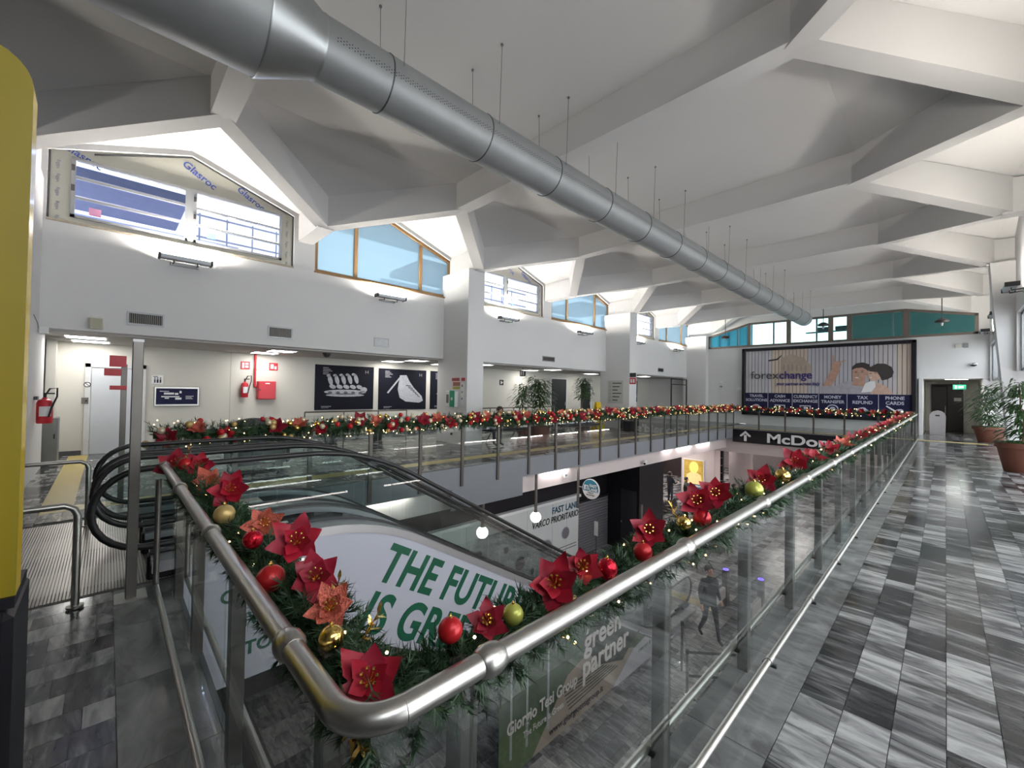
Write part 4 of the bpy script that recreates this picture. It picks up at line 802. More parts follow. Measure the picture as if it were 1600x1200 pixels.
# hanging heaters in front of the far windows
for x, y, z, s in ((-8.8, 25.5, 4.98, 'left'), (-4.2, 25.4, 5.22, 'duct end'), (-.1, 25.5, 4.98, 'right')):
    t = thing('hanging_heater', 'round dark heater hung before the far window, %s one' % s, 'heater', (x, y, z)); MB().tube([(x, y, z + .06), (x, y, 6.57)], .018, 6).build('rod', DARKM, t); MB().lathe([(.08, .12), (.2, .05), (.24, 0), (.2, -.06), (.05, -.08)], (x, y, z), 18).build('shade', DARKM, t, True); MB().lathe([(.03, -.2), (.05, -.08)], (x, y, z), 10).build('bulb', ALU, t)
dome('dome_camera', 'white dome camera high on the wall above corridor mouth', (.85, YE - .1, 3.2), .1, False)
t = thing('wall_device', 'two small grey boxes on the far wall right of billboard', 'wall box', (.5, YE, 4.0)); MB().bbox(.3, YE - .05, 3.92, .5, YE, 4.1, .01).build('box', CREAM, t); MB().bbox(.56, YE - .07, 3.92, .7, YE, 4.12, .01).build('box', ALU, t)
t = thing('wall_device', 'small white sensor high on far wall left of billboard', 'sensor', (-9.5, YE, 2.4)); MB().bbox(-9.58, YE - .05, 2.35, -9.42, YE, 2.5, .01).build('body', WHITEP, t); MB().lathe([(.05, 0), (.05, -.05)], (-9.5, YE - .05, 2.2), 10).build('lens', DARKM, t)
t = hung_sign('green emergency exit sign hung in the corridor', (.45, 28.0, 2.1), .42, .22, GREENS, [(.15, .2, .3, .8), (.4, .3, .8, .7)]); MB().tube([(.45, 28.0, 2.32), (.45, 28.0, 2.57)], .012, 6).build('rod', DARKM, t)
t = thing('ticket_machine', 'grey rounded waist-high machine at the corridor mouth', 'machine', (-.25, 27.6, 0)); MB().prism([(-.5, 27.4, 0), (0, 27.4, 0), (.02, 27.4, .8)] + [(-.25 + .27 * math.cos(a), 27.4, .85 + .27 * math.sin(a)) for a in (.2, .6, 1.0, 1.57, 2.2, 2.8)] + [(-.52, 27.4, .8)], (0, .35, 0)).build('body', mat('machine_grey', (.36, .34, .34), .4), t, True); MB().box(-.32, 27.39, .86, -.18, 27.4, .92).build('slot', BLACKP, t)
t = sign('corridor_plate', 'small blue and grey plate on corridor side pier', 'sign', 0, 0, .1, .1, WHITEP); bpy.data.objects.remove([c for c in t.children][0]); t.location = (.72, YE - .02, 1.7)
MB().bbox(1.16, YE - .03, 1.66, 1.5, YE, 1.78, .004).build('panel', mat('plate_blue_grey', (.30, .34, .40), .4), t); MB().box(1.18, YE - .034, 1.69, 1.26, YE - .03, 1.75).build('print', BLACKP, t)

# ================================================================== ESCALATORS
SL = .58; YT0, YT1, YB0, YB1 = 1.6, 2.9, 8.9, 10.1
def hz(y):
    """height of the moving handrail along the run"""
    if y <= YT0: return .95
    z = .95 - SL * ((min(y, YT1) - YT0) ** 2 / (2 * (YT1 - YT0)))
    if y > YT1: z -= SL * (min(y, YB0) - YT1)
    if y > YB0: t = min(y, YB1) - YB0; z -= SL * (t - t * t / (2 * (YB1 - YB0)))
    return z
YS = [.3 + .2 * k for k in range(56)]
ZBOT = hz(20)
DECK = mat('deck_steel', (.46, .48, .50), .33, .7, var=.05); TREAD = mat('step_grey', (.10, .10, .105), .45, .4, var=.2, scale=40)
def escalator(xa, xb, name, label):
    t = thing(name, label, 'escalator', ((xa + xb) / 2, .5, 0))
    for x, s in ((xa, -1), (xb, 1)):
        p = [(x, 1.0, .29), (x, .6, .285)] + [(x, .27 - .345 * math.sin(a), .63 - .34 * math.cos(a)) for a in [PI * i / 14 for i in range(15)]]
        p = [(a, b_, c + (.0 if c < .9 else 0)) for a, b_, c in p] + [(x, y, hz(y) + .02) for y in YS if y > .35]
        ye = 11.3; p = [q for q in p if q[1] <= ye] + [(x, ye + .345 * math.sin(a), ZBOT - .32 + .34 * math.cos(a)) for a in [PI * i / 14 for i in range(15)]] + [(x, 10.7, ZBOT - .66)]
        MB().tube(p, .028, 10).build('handrail', BLACK, t, True)
        # glass panels under the handrail, each one a piece
        cuts = [.0, 1.3, 2.6, 3.9, 5.2, 6.5, 7.8, 9.1, 10.4, 11.5]
        for a, c in zip(cuts, cuts[1:]):
            a += .01; c -= .01; n = 6; up = []; dn = []
            for i in range(n + 1):
                y = a + (c - a) * i / n; e = min(1, max(0, (y + .02) / .3)); e2 = min(1, max(0, (11.58 - y) / .3)); r = math.sqrt(max(0, 1 - (1 - min(e, e2)) ** 2))
                up.append((x - .005, y, hz(y) - .34 + .33 * r)); dn.append((x - .005, y, hz(y) - .72 if .4 < y < 11.2 else hz(y) - .34 - .33 * r))
            MB().prism(dn + up[::-1], (.01, 0, 0)).build('glass_panel', ESCG, t)
        # deck strip either side of the glass
        m = MB(); x0, x1 = (x - .16, x + .12) if s < 0 else (x - .12, x + (.24 if xb > -5.5 else .15))
        for y0, y1 in zip(YS, YS[1:]):
            a, c = hz(y0) - .73, hz(y1) - .73; m.prism([(x0, y0, a - .06), (x0, y1, c - .06), (x0, y1, c), (x0, y0, a)], (x1 - x0, 0, 0))
        m.build('deck', DECK, t)
        m = MB()
        for y0, y1 in zip(YS, YS[1:]):
            a, c = hz(y0) - .70, hz(y1) - .70; m.prism([(x - .02, y0, a - .04), (x - .02, y1, c - .04), (x - .02, y1, c), (x - .02, y0, a)], (.04, 0, 0))
        m.build('glazing_bead', DARKM, t)
        MB().bbox(x - .07, .28, 0, x + .07, .7, .22, .02).build('newel_base', BLACKW, t)
        MB().bbox(x - .07, 11.0, LOW, x + .07, 11.35, LOW + .3, .02).build('newel_base', BLACKW, t)
    # steps
    k = 0; y = 1.7; sm = MB().box(xa + .14, 0, -.2, xb - .14, .4, 0).mesh('step', TREAD)
    while y < 10.0:
        o = bpy.data.objects.new('step', sm); COL.objects.link(o); o.location = (0, y, hz(y + .1) - .95); adopt(o, t); y += .4 if .577 else 0
    MB().box(xa + .12, -.9, -.02, xb - .12, 1.7, .004).build('comb_plate', STEELD, t); MB().box(xa + .12, 10.0, LOW, xb - .12, 11.9, LOW + .012).build('comb_plate', STEELD, t)
    m = MB()
    for y0, y1 in zip(YS, YS[1:]): m.prism([(xa - .15, y0, hz(y0) - 1.9), (xa - .15, y1, hz(y1) - 1.9), (xa - .15, y1, hz(y1) - 1.2), (xa - .15, y0, hz(y0) - 1.2)], (xb - xa + .3, 0, 0)) if y0 < 9 else None
    m.build('truss', GREYP, t)
    return t
esc2 = escalator(-6.78, -5.95, 'escalator', 'far escalator of the pair, next to left walkway'); esc = escalator(-5.62, -4.85, 'escalator', 'near escalator with white advertising side cladding')
for e in (esc, esc2):
    xc = -5.0 if e == esc else -6.13
    for y in (.95,): 
        st = MB().bbox(xc - .03, y, .225, xc + .03, y + .5, .235, .002).build('instruction_strip', WHITEP, e); m = MB()
        for k in range(3): m.lathe([(.018, 0), (.018, .003)], (xc, y + .22 + .06 * k, .235), 10)
        o = m.build('pictograms', BLACKP, st); o['kind'] = 'stuff'
# white cladding of the near escalator with the printed slogan
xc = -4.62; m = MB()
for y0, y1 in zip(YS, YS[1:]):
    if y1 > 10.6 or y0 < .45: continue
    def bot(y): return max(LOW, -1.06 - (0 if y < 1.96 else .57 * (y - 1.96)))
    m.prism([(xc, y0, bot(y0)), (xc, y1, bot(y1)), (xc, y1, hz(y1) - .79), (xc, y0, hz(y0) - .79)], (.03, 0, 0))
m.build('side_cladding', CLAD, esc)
m = MB()
for y0, y1 in zip(YS, YS[1:]):
    a, c = hz(y0) - .76, hz(y1) - .76; m.prism([(xc - .01, y0, a - .06), (xc - .01, y1, c - .06), (xc - .01, y1, c + .03), (xc - .01, y0, a + .03)], (.055, 0, 0))
m.build('cladding_rail', DECK, esc)
xt = xc + .033; ang = math.atan(.57); u, v = V((0, math.cos(ang), -math.sin(ang))), V((0, math.sin(ang), math.cos(ang)))
text('slogan', 'THE FUTURE', .60, (xt, 2.28, -.50), u, v, GREENT, esc, 'LEFT', bold=.016, fit=2.72, shear=.08, space=1.06)
text('slogan', 'IS GREEN', .60, (xt, 2.04, -.99), u, v, GREENT, esc, 'LEFT', bold=.016, fit=2.1, shear=.08, space=1.06)
for s, y, z, sz in (('GREEN', .78, -.30, .17), ('STORE', .90, -.83, .17), ('VIVAI', .86, -.56, .17)): text('small_slogan', s, sz, (xt, y, z), Y3, Z3, GREENT, esc, 'LEFT', bold=.004)
# garden banner under the lower half
t = thing('garden_banner', 'green garden photo banner under the near escalator', 'banner', (xt, 6, LOW))
GRN = mat('printed_foliage', (.035, .075, .028), .5, var=.9, scale=7); DGR = mat('printed_dark_foliage', (.018, .028, .016), .5, var=.8, scale=5); PATH = mat('printed_path', (.36, .31, .26), .5, var=.15, scale=3); LAWN = mat('printed_lawn', (.07, .13, .035), .5, var=.7, scale=9)
def top(y): return hz(y) - .87
def bn(name, pts, mm, k=1): return MB().prism([(xt + .004 * k, y, z) for y, z in pts], (.003, 0, 0)).build(name, mm, t)
zb = LOW + .05
def clip(y): return min(top(y), -2.2)
bn('backing', [(4.28, zb), (10.0, zb), (10.0, min(-3.95, top(10.0)))] + [(y, top(y)) for y in (9.5, 9, 8.5, 8, 7.5, 7, 6.5, 6, 5.6)] + [(4.28, -2.36)], GRN, 0)
bn('path', [(5.0, zb), (7.3, zb), (8.3, -3.75), (6.5, -3.10), (5.9, -3.25)], PATH, 1)
bn('dark_trees', [(6.5, -3.12), (6.9, -3.5), (7.7, -3.75), (8.0, -3.55), (8.4, -3.4), (8.3, top(8.3) - .03), (7.2, top(7.2) - .03), (6.4, -2.5)], DGR, 2)
bn('lawn', [(4.28, zb), (5.0, zb), (5.3, -3.85), (5.2, -3.5), (4.9, -3.6), (4.6, -3.4), (4.28, -3.5)], LAWN, 1)
for k in range(7): bn('path_stripe', [(5.75 + .03 * k, -3.42 - .07 * k), (6.9 + .1 * k, -3.50 - .045 * k), (6.9 + .1 * k, -3.52 - .045 * k), (5.75 + .03 * k, -3.44 - .07 * k)], DGR, 3)
for y, w_ in ((4.5, .05), (4.85, .05), (5.35, .06)): bn('tree_trunk', [(y, -3.9), (y + w_, -3.9), (y + w_ * .7, -2.45), (y, -2.45)], mat('printed_birch', (.36, .42, .42), .5, var=.4, scale=20), 2)
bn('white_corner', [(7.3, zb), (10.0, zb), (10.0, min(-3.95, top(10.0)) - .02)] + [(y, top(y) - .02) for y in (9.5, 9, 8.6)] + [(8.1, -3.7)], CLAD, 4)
xt2 = xt + .022
text('lettering', 'green', .55, (xt2, 6.35, -3.05), Y3, Z3, WHITEP, t, 'LEFT', bold=.012, sx=1.0); text('lettering', 'partner', .55, (xt2, 6.3, -3.5), Y3, Z3, WHITEP, t, 'LEFT', bold=.012, sx=.95); text('lettering', 'y', .5, (xt2, 6.4, -2.62), Y3, Z3, WHITEP, t, 'LEFT', bold=.01)
text('lettering', 'Giorgio Tesi Group', .27, (xt2, 4.42, -3.50), Y3, Z3, WHITEP, t, 'LEFT', bold=.005, sx=.80); text('lettering', 'The Future is Green', .15, (xt2, 4.78, -3.72), Y3, Z3, WHITEP, t, 'LEFT', sx=.8); text('lettering', 'www.giorgiotesigroup.it', .17, (xt2, 5.4, -4.02), Y3, Z3, BLACKP, t, 'LEFT', sx=.95)
text('lettering', 'concept & more', .13, (xt2, 8.3, -3.86), Y3, Z3, GREENT, t, 'LEFT')
# ribbed landing plate and steel guards at the top of the escalators
t = struct(MB().box(-7.42, -1.2, -.007, -4.75, .5, .002).build('landing_plate', mat('dark_plate', (.08, .077, .074), .6, .2))); t.name = 'floor_plate'
sm = MB().box(0, -.007, 0, 2.62, .007, .007).mesh('rib', mat('landing_rib', (.40, .38, .355), .36, .9, var=.1)); k = 0
for k in range(84):
    o = bpy.data.objects.new('rib', sm); COL.objects.link(o); o.location = (-7.40, -1.19 + .02 * k, .002); o.parent = t
m = MB(); m.box(-7.42, .5, -.03, -6.95, 1.7, 0); struct(m.build('floor_infill', STEELD))
def u_guard(x, label):
    t = thing('queue_guard', label, 'guard rail', (x, -.14, 0)); r = .08
    MB().tube([(x, -.14, .0), (x, -.14, .70), (x, -.16, .75), (x, -.21, .78), (x, -1.4, .78), (x, -1.45, .75), (x, -1.47, .7), (x, -1.47, 0)], .024, 12).build('tube', STEEL, t, True)
    for y in (-.14, -1.47): MB().lathe([(.05, 0), (.05, .012), (.03, .016)], (x, y, .008), 16).build('flange', STEEL, t, True)
u_guard(-4.58, 'near bent steel tube guard before the escalators'); u_guard(-7.1, 'far bent steel tube guard before the escalators')
def steel_post(x, y, h, label, w_=.055):
    t = thing('steel_post', label, 'post', (x, y, 0)); MB().bbox(x - w_, y - w_ * .6, .012, x + w_, y + w_ * .6, h, .004).build('shaft', STEELD, t); MB().bbox(x - .11, y - .1, 0, x + .11, y + .1, .014, .003).build('base_plate', STEEL, t)
    MB().box(x - w_ - .001, y - w_ * .6 - .001, h - .01, x + w_ + .001, y + w_ * .6 + .001, h + .012).build('cap', WHITEP, t); return t
steel_post(-4.52, .17, 2.05, 'tall square steel post at the near railing end')
t = steel_post(-8.35, .17, 2.0, 'tall steel post with red tags beyond the escalators')
for y, z, h in ((.15, 1.95, .16), (.10, 1.82, .1), (.16, 1.62, .06)): MB().bbox(-8.28, y - .14, z, -8.26, y + .04, z + h, .004).build('red_tag', RED, t)

# ================================================================== RAILINGS
RZ = 1.05
def arc_corner(cx, cy, r, a0, a1, z, n=8): return [(cx + r * math.cos(a0 + (a1 - a0) * i / n), cy + r * math.sin(a0 + (a1 - a0) * i / n), z) for i in range(n + 1)]
RX, RY = -.765, .345       # centre lines of the near handrails
rl = thing('railing', 'near steel and glass railing with a bend in front of the camera', 'railing', (RX, RY, 0))
px = [-1.15, -2.25, -3.35]; py = [.68 + 1.1 * k for k in range(20)]
MB().tube([(-4.39, RY, RZ), (RX - .10, RY, RZ)], .0275, 16).build('handrail', STEEL, rl, True)
MB().tube([(RX - .10, RY, RZ)] + arc_corner(RX - .10, RY + .10, .10, -PI / 2, 0, RZ, 10) + [(RX, RY + .1, RZ)], .0285, 16).build('corner_bend', STEEL, rl, True)
MB().tube([(RX, RY + .10, RZ), (RX, VY1, RZ)], .0275, 16).build('handrail', STEEL, rl, True)
def coupler(p, ax, parent):
    q = V(p); d = X3 if ax == 'X' else Y3
    MB().tube([q - d * .035, q - d * .03, q - d * .012, q + d * .012, q + d * .03, q + d * .035], [.0285, .032, .0375, .0375, .032, .0285], 16).build('coupler', STEEL, parent, True)
for x in px + [-4.36]: coupler((x, RY, RZ), 'X', rl)
for y in py: coupler((RX, y, RZ), 'Y', rl)
for x in px + [-4.3]:
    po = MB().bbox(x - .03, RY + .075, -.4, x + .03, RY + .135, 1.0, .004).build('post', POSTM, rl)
    MB().tube([(x, RY, RZ - .02), (x, RY + .04, RZ - .07), (x, RY + .085, RZ - .08)], .012, 8).build('bracket', STEELD, po, True)
for y in py:
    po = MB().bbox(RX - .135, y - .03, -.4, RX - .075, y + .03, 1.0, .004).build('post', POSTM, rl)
    MB().tube([(RX, y, RZ - .02), (RX - .04, y, RZ - .07), (RX - .09, y, RZ - .08)], .012, 8).build('bracket', STEELD, po, True)
    for s in (.02, -.14): MB().bbox(RX + s - .02, y - .012, .085, RX + s + .055, y + .012, .105, .003).build('rail_clip', DARKM, po)
GX = RX - .06
e = [-4.28] + px[::-1] + [RX - .06]
for a, c in zip(e, e[1:]): MB().box(a + .006, RY + .055, .06, c - .006, RY + .065, .98).build('glass_pane', GLASS, rl)
e = [RY + .06] + py + [VY1]
for a, c in zip(e, e[1:]): MB().box(GX - .005, a + .006, .06, GX + .005, c - .006, .98).build('glass_pane', GLASS, rl)
for s in (.035, -.16):
    MB().tube([(-4.30, RY - s, .12), (RX, RY - s, .12)], .019, 12).build('foot_rail', STEEL, rl, True); MB().tube([(RX + s, RY, .12), (RX + s, VY1, .12)], .019, 12).build('foot_rail', STEEL, rl, True)
MB().tube([(-4.30, RY - .035, .12), (-4.33, RY - .035, .15), (-4.34, RY - .035, .22), (-4.34, RY - .035, .95)], .019, 12).build('foot_rail_end', STEELD, rl, True)
MB().tube([(-4.30, RY + .16, .12), (-4.33, RY + .16, .15), (-4.34, RY + .16, .22), (-4.34, RY + .16, .95)], .019, 12).build('foot_rail_end', STEELD, rl, True)
for y in py:
    coupler_ = MB().tube([(RX + .035, y - .03, .12), (RX + .035, y + .03, .12)], .0225, 12).build('foot_coupler', STEEL, rl, True)
fr_ = thing('railing', 'far steel and glass railing along the left and end of the void', 'railing', (VX0, VY1, 0))
LX, EY = VX0 + .04, VY1 - .04
MB().tube([(LX, .42, RZ), (LX, EY - .1, RZ)] + arc_corner(LX + .1, EY - .1, .1, PI, PI / 2, RZ, 8) + [(RX, EY, RZ)], .0275, 12).build('handrail', STEEL, fr_, True)
ly = [22.7 - 1.065 * k for k in range(21)]
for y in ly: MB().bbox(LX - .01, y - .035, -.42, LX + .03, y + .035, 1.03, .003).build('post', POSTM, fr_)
for a, c in zip(ly[1:], ly): MB().box(LX - .006, a + .04, .06, LX + .004, c - .04, .98).build('glass_pane', GLASS, fr_)
ex = [-7.36 + 1.09 * k for k in range(7)]
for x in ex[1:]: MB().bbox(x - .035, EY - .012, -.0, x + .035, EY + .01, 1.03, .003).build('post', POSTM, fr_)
for a, c in zip(ex, ex[1:]): MB().box(a + .04, EY - .005, .06, c - .04, EY + .005, .98).build('glass_pane', GLASS, fr_)

# ================================================================== GARLANDS
ORN = []      # (centre, clear radius) of ornaments pushed into the near garlands
def garland_mesh(path, r, dens, rr, nl=.055, drop=.0, full=30, wire=True):
    """bushy tinsel of pine sprigs round a path; returns MB of needles"""
    vs = []; fs = []; P = [V(p) for p in path]; seg = [(P[i], P[i + 1]) for i in range(len(P) - 1)]; Ls = [(b - a).length for a, b in seg]
    for (a, b), L in zip(seg, Ls):
        t = (b - a).normalized(); s = t.cross(Z3).normalized()
        for k in range(int(L * dens)):
            c = a.lerp(b, rr.random()); an = rr.random() * 2 * PI; d = (s * math.cos(an) + Z3 * math.sin(an)) + t * rr.uniform(-.7, .7); d.normalize()
            ln = r * rr.uniform(.75, 1.25); p0 = c + d * ln * .15; d2 = (d - Z3 * (.35 + drop)).normalized(); p1 = c + d * ln * .6 + d2 * ln * .45
            near = [e for e in ORN if (e[0] - c).length_squared < .09]; ax = (p1 - p0).normalized(); q = ax.cross(V((.3, .5, .8))).normalized(); w_ = ax.cross(q)
            for j in range(full):
                f = rr.random(); o = p0.lerp(p1, f); a2 = rr.random() * 2 * PI; nd = (q * math.cos(a2) + w_ * math.sin(a2)) * .85 + ax * rr.uniform(.4, 1.0); nd.normalize(); tip = o + nd * nl * rr.uniform(.6, 1.1)
                if any((tip - c0).length_squared < r0 * r0 for c0, r0 in near): continue
                sd = nd.cross(ax).normalized() * (nl * .055)
                n = len(vs); vs += [tuple(o - sd), tuple(o + sd), tuple(tip)]; fs.append((n, n + 1, n + 2))
    m = MB(); m.add(vs, fs); return m
def petal(m, o, d, up, L, W, curl, lobes=True, mi=0):
    """pointed, lobed bract curling upwards"""
    o, d, up = V(o), V(d).normalized(), V(up).normalized(); s = d.cross(up).normalized(); rows = []
    prof = [(0, .14), (.12, .42), (.25, .74), (.36, 1.0), (.43, .86), (.55, .94), (.63, .76), (.75, .56), (.88, .28), (1, .02)]
    ph = (o.x * 37 + o.y * 53 + d.x * 11) % 6.28
    for f, w_ in prof:
        c = o + d * (L * f) + up * (curl * L * (f * f - .35 * f)); e = .10 * W * w_; rf = .055 * L * math.sin(f * 8 + ph)
        rows += [c - s * (W * w_ / 2) + up * (e + rf * f), c, c + s * (W * w_ / 2) + up * (e - rf * f)]
    fs = []
    for i in range(len(prof) - 1):
        a = i * 3; fs += [(a, a + 1, a + 4, a + 3), (a + 1, a + 2, a + 5, a + 4)]
    m.add(rows, fs, mi)
def flower_axes(n): n = V(n).normalized(); a = n.cross(V((.31, .87, .2))).normalized(); return n, a, n.cross(a)
def poinsettia(c, n, R, seed, label=None, parent=None, mm=None, glit=False, group=None):
    """flower head of lobed petals round gold stamens, facing n"""
    rr = random.Random(seed); n, a, b_ = flower_axes(n); c = V(c); mm = mm or PETAL
    big = label is not None
    if big: t = thing('glitter_poinsettia' if glit else 'poinsettia', label, 'poinsettia', c, group)
    one = MB(); k0 = rr.random() * 6
    for ring, (cnt, L, W, el) in enumerate(((6, 1.0, .74, .22), (4, .68, .52, .7))):
        for k in range(cnt):
            an = k0 + 2 * PI * (k + .5 * ring) / cnt + rr.uniform(-.2, .2); d = a * math.cos(an) + b_ * math.sin(an) + n * (el + rr.uniform(-.15, .25))
            m = MB() if big else one; petal(m, c + n * .006 * ring, d, n, R * L * rr.uniform(.85, 1.15), R * W, rr.uniform(.1, .55))
            if big: m.build('petal', mm if not (ring == 0 and k % 2 and not glit) else (PETALD if mm == PETAL else mm), t, True)
    m = MB() if big else one
    for k in range(7 if big else 0):
        an = 2 * PI * k / 7; d = (a * math.cos(an) + b_ * math.sin(an)) * .5 + n; m.tube([c, c + d * R * .25, c + d * R * .42 + a * R * .05], .0018, 5)
        m.sphere(c + d * R * .42 + a * R * .05, .005, 6, 4)
    if big: m.build('stamens', GOLD, t); return t
    return link('poinsettia', one.mesh('poinsettia', mm), parent)
def bauble(c, r, mm, label=None, parent=None, group=None):
    if label:
        t = thing('bauble', label, 'bauble', c, group); MB().sphere(c, r, 24, 16).build('ball', mm, t, True); c = V(c); cp = MB().lathe([(r * .16, r * .97), (r * .16, r * 1.12), (r * .12, r * 1.14)], c, 12).build('cap', GOLD, t, True); MB().tube([c + V((0, r * .08 * math.cos(a), r * 1.2 + r * .08 * math.sin(a))) for a in [2 * PI * i / 8 for i in range(8)]], .0015, 5, closed=True).build('hook', GOLD, cp); return t
    return MB().sphere(c, r, 10, 7).build('bauble', mm, parent, True)
def lights(path, r, n, rr, parent, sz=.006):
    m = MB(); P = [V(p) for p in path]; L = [(P[i + 1] - P[i]).length for i in range(len(P) - 1)]; T = sum(L)
    for k in range(n):
        f = rr.random() * T; i = 0
        while f > L[i] and i < len(L) - 1: f -= L[i]; i += 1
        c = P[i].lerp(P[i + 1], f / L[i]); a = rr.random() * 2 * PI; t = (P[i + 1] - P[i]).normalized(); s = t.cross(Z3).normalized()
        c = c + (s * math.cos(a) + Z3 * math.sin(a)) * r * rr.uniform(.75, 1.05); m.sphere(c, sz, 6, 4)
    o = m.build('fairy_lights', FAIRY, parent); o['kind'] = 'stuff'; return o
vw = lambda p: (CAM_SIDE - V(p)).normalized()
CAM_SIDE = V((0, 0, 1.7))
FL = [((-4.45, .42, 1.03), .15, 1, 'red poinsettia at the post end of the near garland', PETAL), ((-4.0, .52, 1.08), .12, 2, 'red poinsettia second from the post end', PETAL), ((-2.85, .52, 1.10), .11, 3, 'red poinsettia above the matte gold bauble on the near garland', PETAL),
      ((-3.4, .5, 1.05), .11, 4, 'red glitter poinsettia between two red ones on near garland', GLIT), ((-2.12, .52, 1.08), .085, 5, 'red glitter poinsettia holding the glossy red bauble, near garland', GLIT), ((-1.68, .52, 1.12), .10, 6, 'bright red poinsettia above the large matte red bauble', PETAL),
      ((-1.42, .50, 1.08), .09, 7, 'dark red poinsettia in front of the white cladding', PETALD), ((-1.24, .48, 1.06), .068, 8, 'coral glitter poinsettia left of the slogan', GLIT), ((-.925, .45, 1.02), .085, 9, 'large red poinsettia with gold stamens at the railing bend', PETAL),
      ((-.88, 1.06, 1.07), .09, 10, 'large red poinsettia just right of the slogan', PETAL), ((-.90, 1.24, 1.07), .075, 11, 'red poinsettia touching the glossy red bauble', PETAL), ((-.89, .78, 1.05), .06, 12, 'small dark red poinsettia below the lime bauble', PETALD),
      ((-.89, 1.70, 1.10), .085, 13, 'red poinsettia above the third matte red bauble', PETAL), ((-.89, 2.2, 1.14), .10, 14, 'tall red poinsettia in front of the yellow lightbox', PETAL), ((-.89, 2.45, 1.14), .10, 15, 'red poinsettia right of the yellow lightbox', PETAL), ((-.905, 3.35, 1.09), .11, 16, 'red poinsettia beside the large lime bauble', PETAL), ((-.905, 4.3, 1.12), .13, 17, 'red poinsettia below the black hanging sign', PETAL)]
BL = [((-1.62, .42, 1.036), .047, REDM, 'large matte red bauble on the near garland'), ((-1.075, .42, 1.07), .031, GOLD, 'shiny gold bauble beside the coral glitter flower'), ((-2.42, .42, 1.08), .046, GOLDM, 'matte gold bauble on the near garland'), ((-1.87, .42, 1.105), .036, REDS, 'glossy red bauble in the glitter flower, near garland'), ((-4.02, .44, 1.10), .05, REDM, 'matte red bauble near the post end'),
      ((-.86, .63, 1.10), .031, REDM, 'matte red bauble in front of the slogan'), ((-.86, .85, 1.06), .030, LIME, 'lime green bauble in front of the slogan end'), ((-.86, 1.11, 1.01), .028, GOLDM, 'dull gold bauble below the large red flower'), ((-.86, 1.33, 1.055), .038, REDS, 'glossy faceted red bauble on right garland'), ((-.86, 1.59, 1.05), .038, REDM, 'matte red bauble beside the second coupler'), ((-.86, 2.19, 1.07), .044, REDM, 'matte red bauble below the lightbox'), ((-.87, 3.06, 1.08), .055, LIME, 'large lime bauble on the right garland'), ((-.87, 3.75, 1.08), .055, GOLD, 'shiny gold bauble on the right garland'), ((-.87, 2.0, 1.08), .033, GOLD, 'small gold bauble between two red flowers')]
for c, R0, sd_, lab, mm in FL:
    poinsettia(c, vw(c) + Z3 * .3, R0, sd_, lab, None, mm, mm == GLIT); ORN.append((V(c) + vw(c) * R0 * .35, R0 * .8))
for c, r0, mm, lab in BL: bauble(c, r0, mm, lab); ORN.append((V(c), r0 * 1.25)); ORN.append((V(c) + Z3 * r0, r0 * 1.1))
rr = random.Random(42)
def wave(a, b, n, amp, rr): 
    a, b = V(a), V(b); return [a.lerp(b, i / n) + V((rr.uniform(-amp, amp) * .5, rr.uniform(-amp, amp) * .5, rr.uniform(-amp, amp))) for i in range(n + 1)]
GY, GXR = .475, -.905
gA = thing('garland', 'pine garland along the short near handrail', 'garland', (-2.6, GY, 1.0)); pA = wave((-4.45, GY, 1.0), (-.95, GY, .965), 14, .012, rr)
o = garland_mesh(pA[7:], .105, 430, rr, .046, .2, 44).build('pine_needles', NEEDLE, gA); o['kind'] = 'stuff'
o = garland_mesh(pA[:8], .12, 260, rr, .05, .15, 38).build('pine_needles', NEEDLE, gA); o['kind'] = 'stuff'
MB().tube(pA, .035, 8).build('wire_core', NEEDLE, gA); lights(pA, .10, 60, rr, gA, .0042)
gB = thing('garland', 'pine garland along the long right handrail', 'garland', (GXR, 10, 1.0)); pB = wave((GXR, .42, .965), (GXR, 4.9, 1.0), 18, .012, rr); pB2 = wave((GXR, 4.9, 1.0), (GXR, 22.6, 1.0), 30, .012, rr)
o = garland_mesh(pB[:8], .10, 430, rr, .046, .25, 44).build('pine_needles', NEEDLE, gB); o['kind'] = 'stuff'
o = garland_mesh(pB[7:], .13, 220, rr, .055, .2, 36).build('pine_needles', NEEDLE, gB); o['kind'] = 'stuff'
o = garland_mesh(pB2, .13, 90, rr, .075, .1, 24).build('pine_needles', NEEDLE, gB); o['kind'] = 'stuff'
MB().tube(pB + pB2, .035, 8).build('wire_core', NEEDLE, gB); lights(pB, .115, 70, rr, gB, .0045); lights(pB2, .13, 120, rr, gB, .008)
gC = thing('garland', 'decorated pine garland on far handrail along left walkway', 'garland', (LX, 11, 1.03)); pC = wave((LX + .02, .45, 1.02), (LX + .02, 22.6, 1.02), 40, .015, rr)
o = garland_mesh(pC, .165, 170, rr, .085, .15, 26).build('pine_needles', NEEDLE, gC); o['kind'] = 'stuff'; MB().tube(pC, .05, 8).build('wire_core', NEEDLE, gC); lights(pC, .19, 420, rr, gC, .0085)
gD = thing('garland', 'decorated pine garland on handrail at the far end of void', 'garland', (-4, EY, 1.03)); pD = wave((LX, EY - .02, 1.02), (RX - .05, EY - .02, 1.02), 14, .015, rr)
o = garland_mesh(pD, .14, 90, rr, .08, .1, 22).build('pine_needles', NEEDLE, gD); o['kind'] = 'stuff'; MB().tube(pD, .05, 8).build('wire_core', NEEDLE, gD); lights(pD, .15, 110, rr, gD, .013)
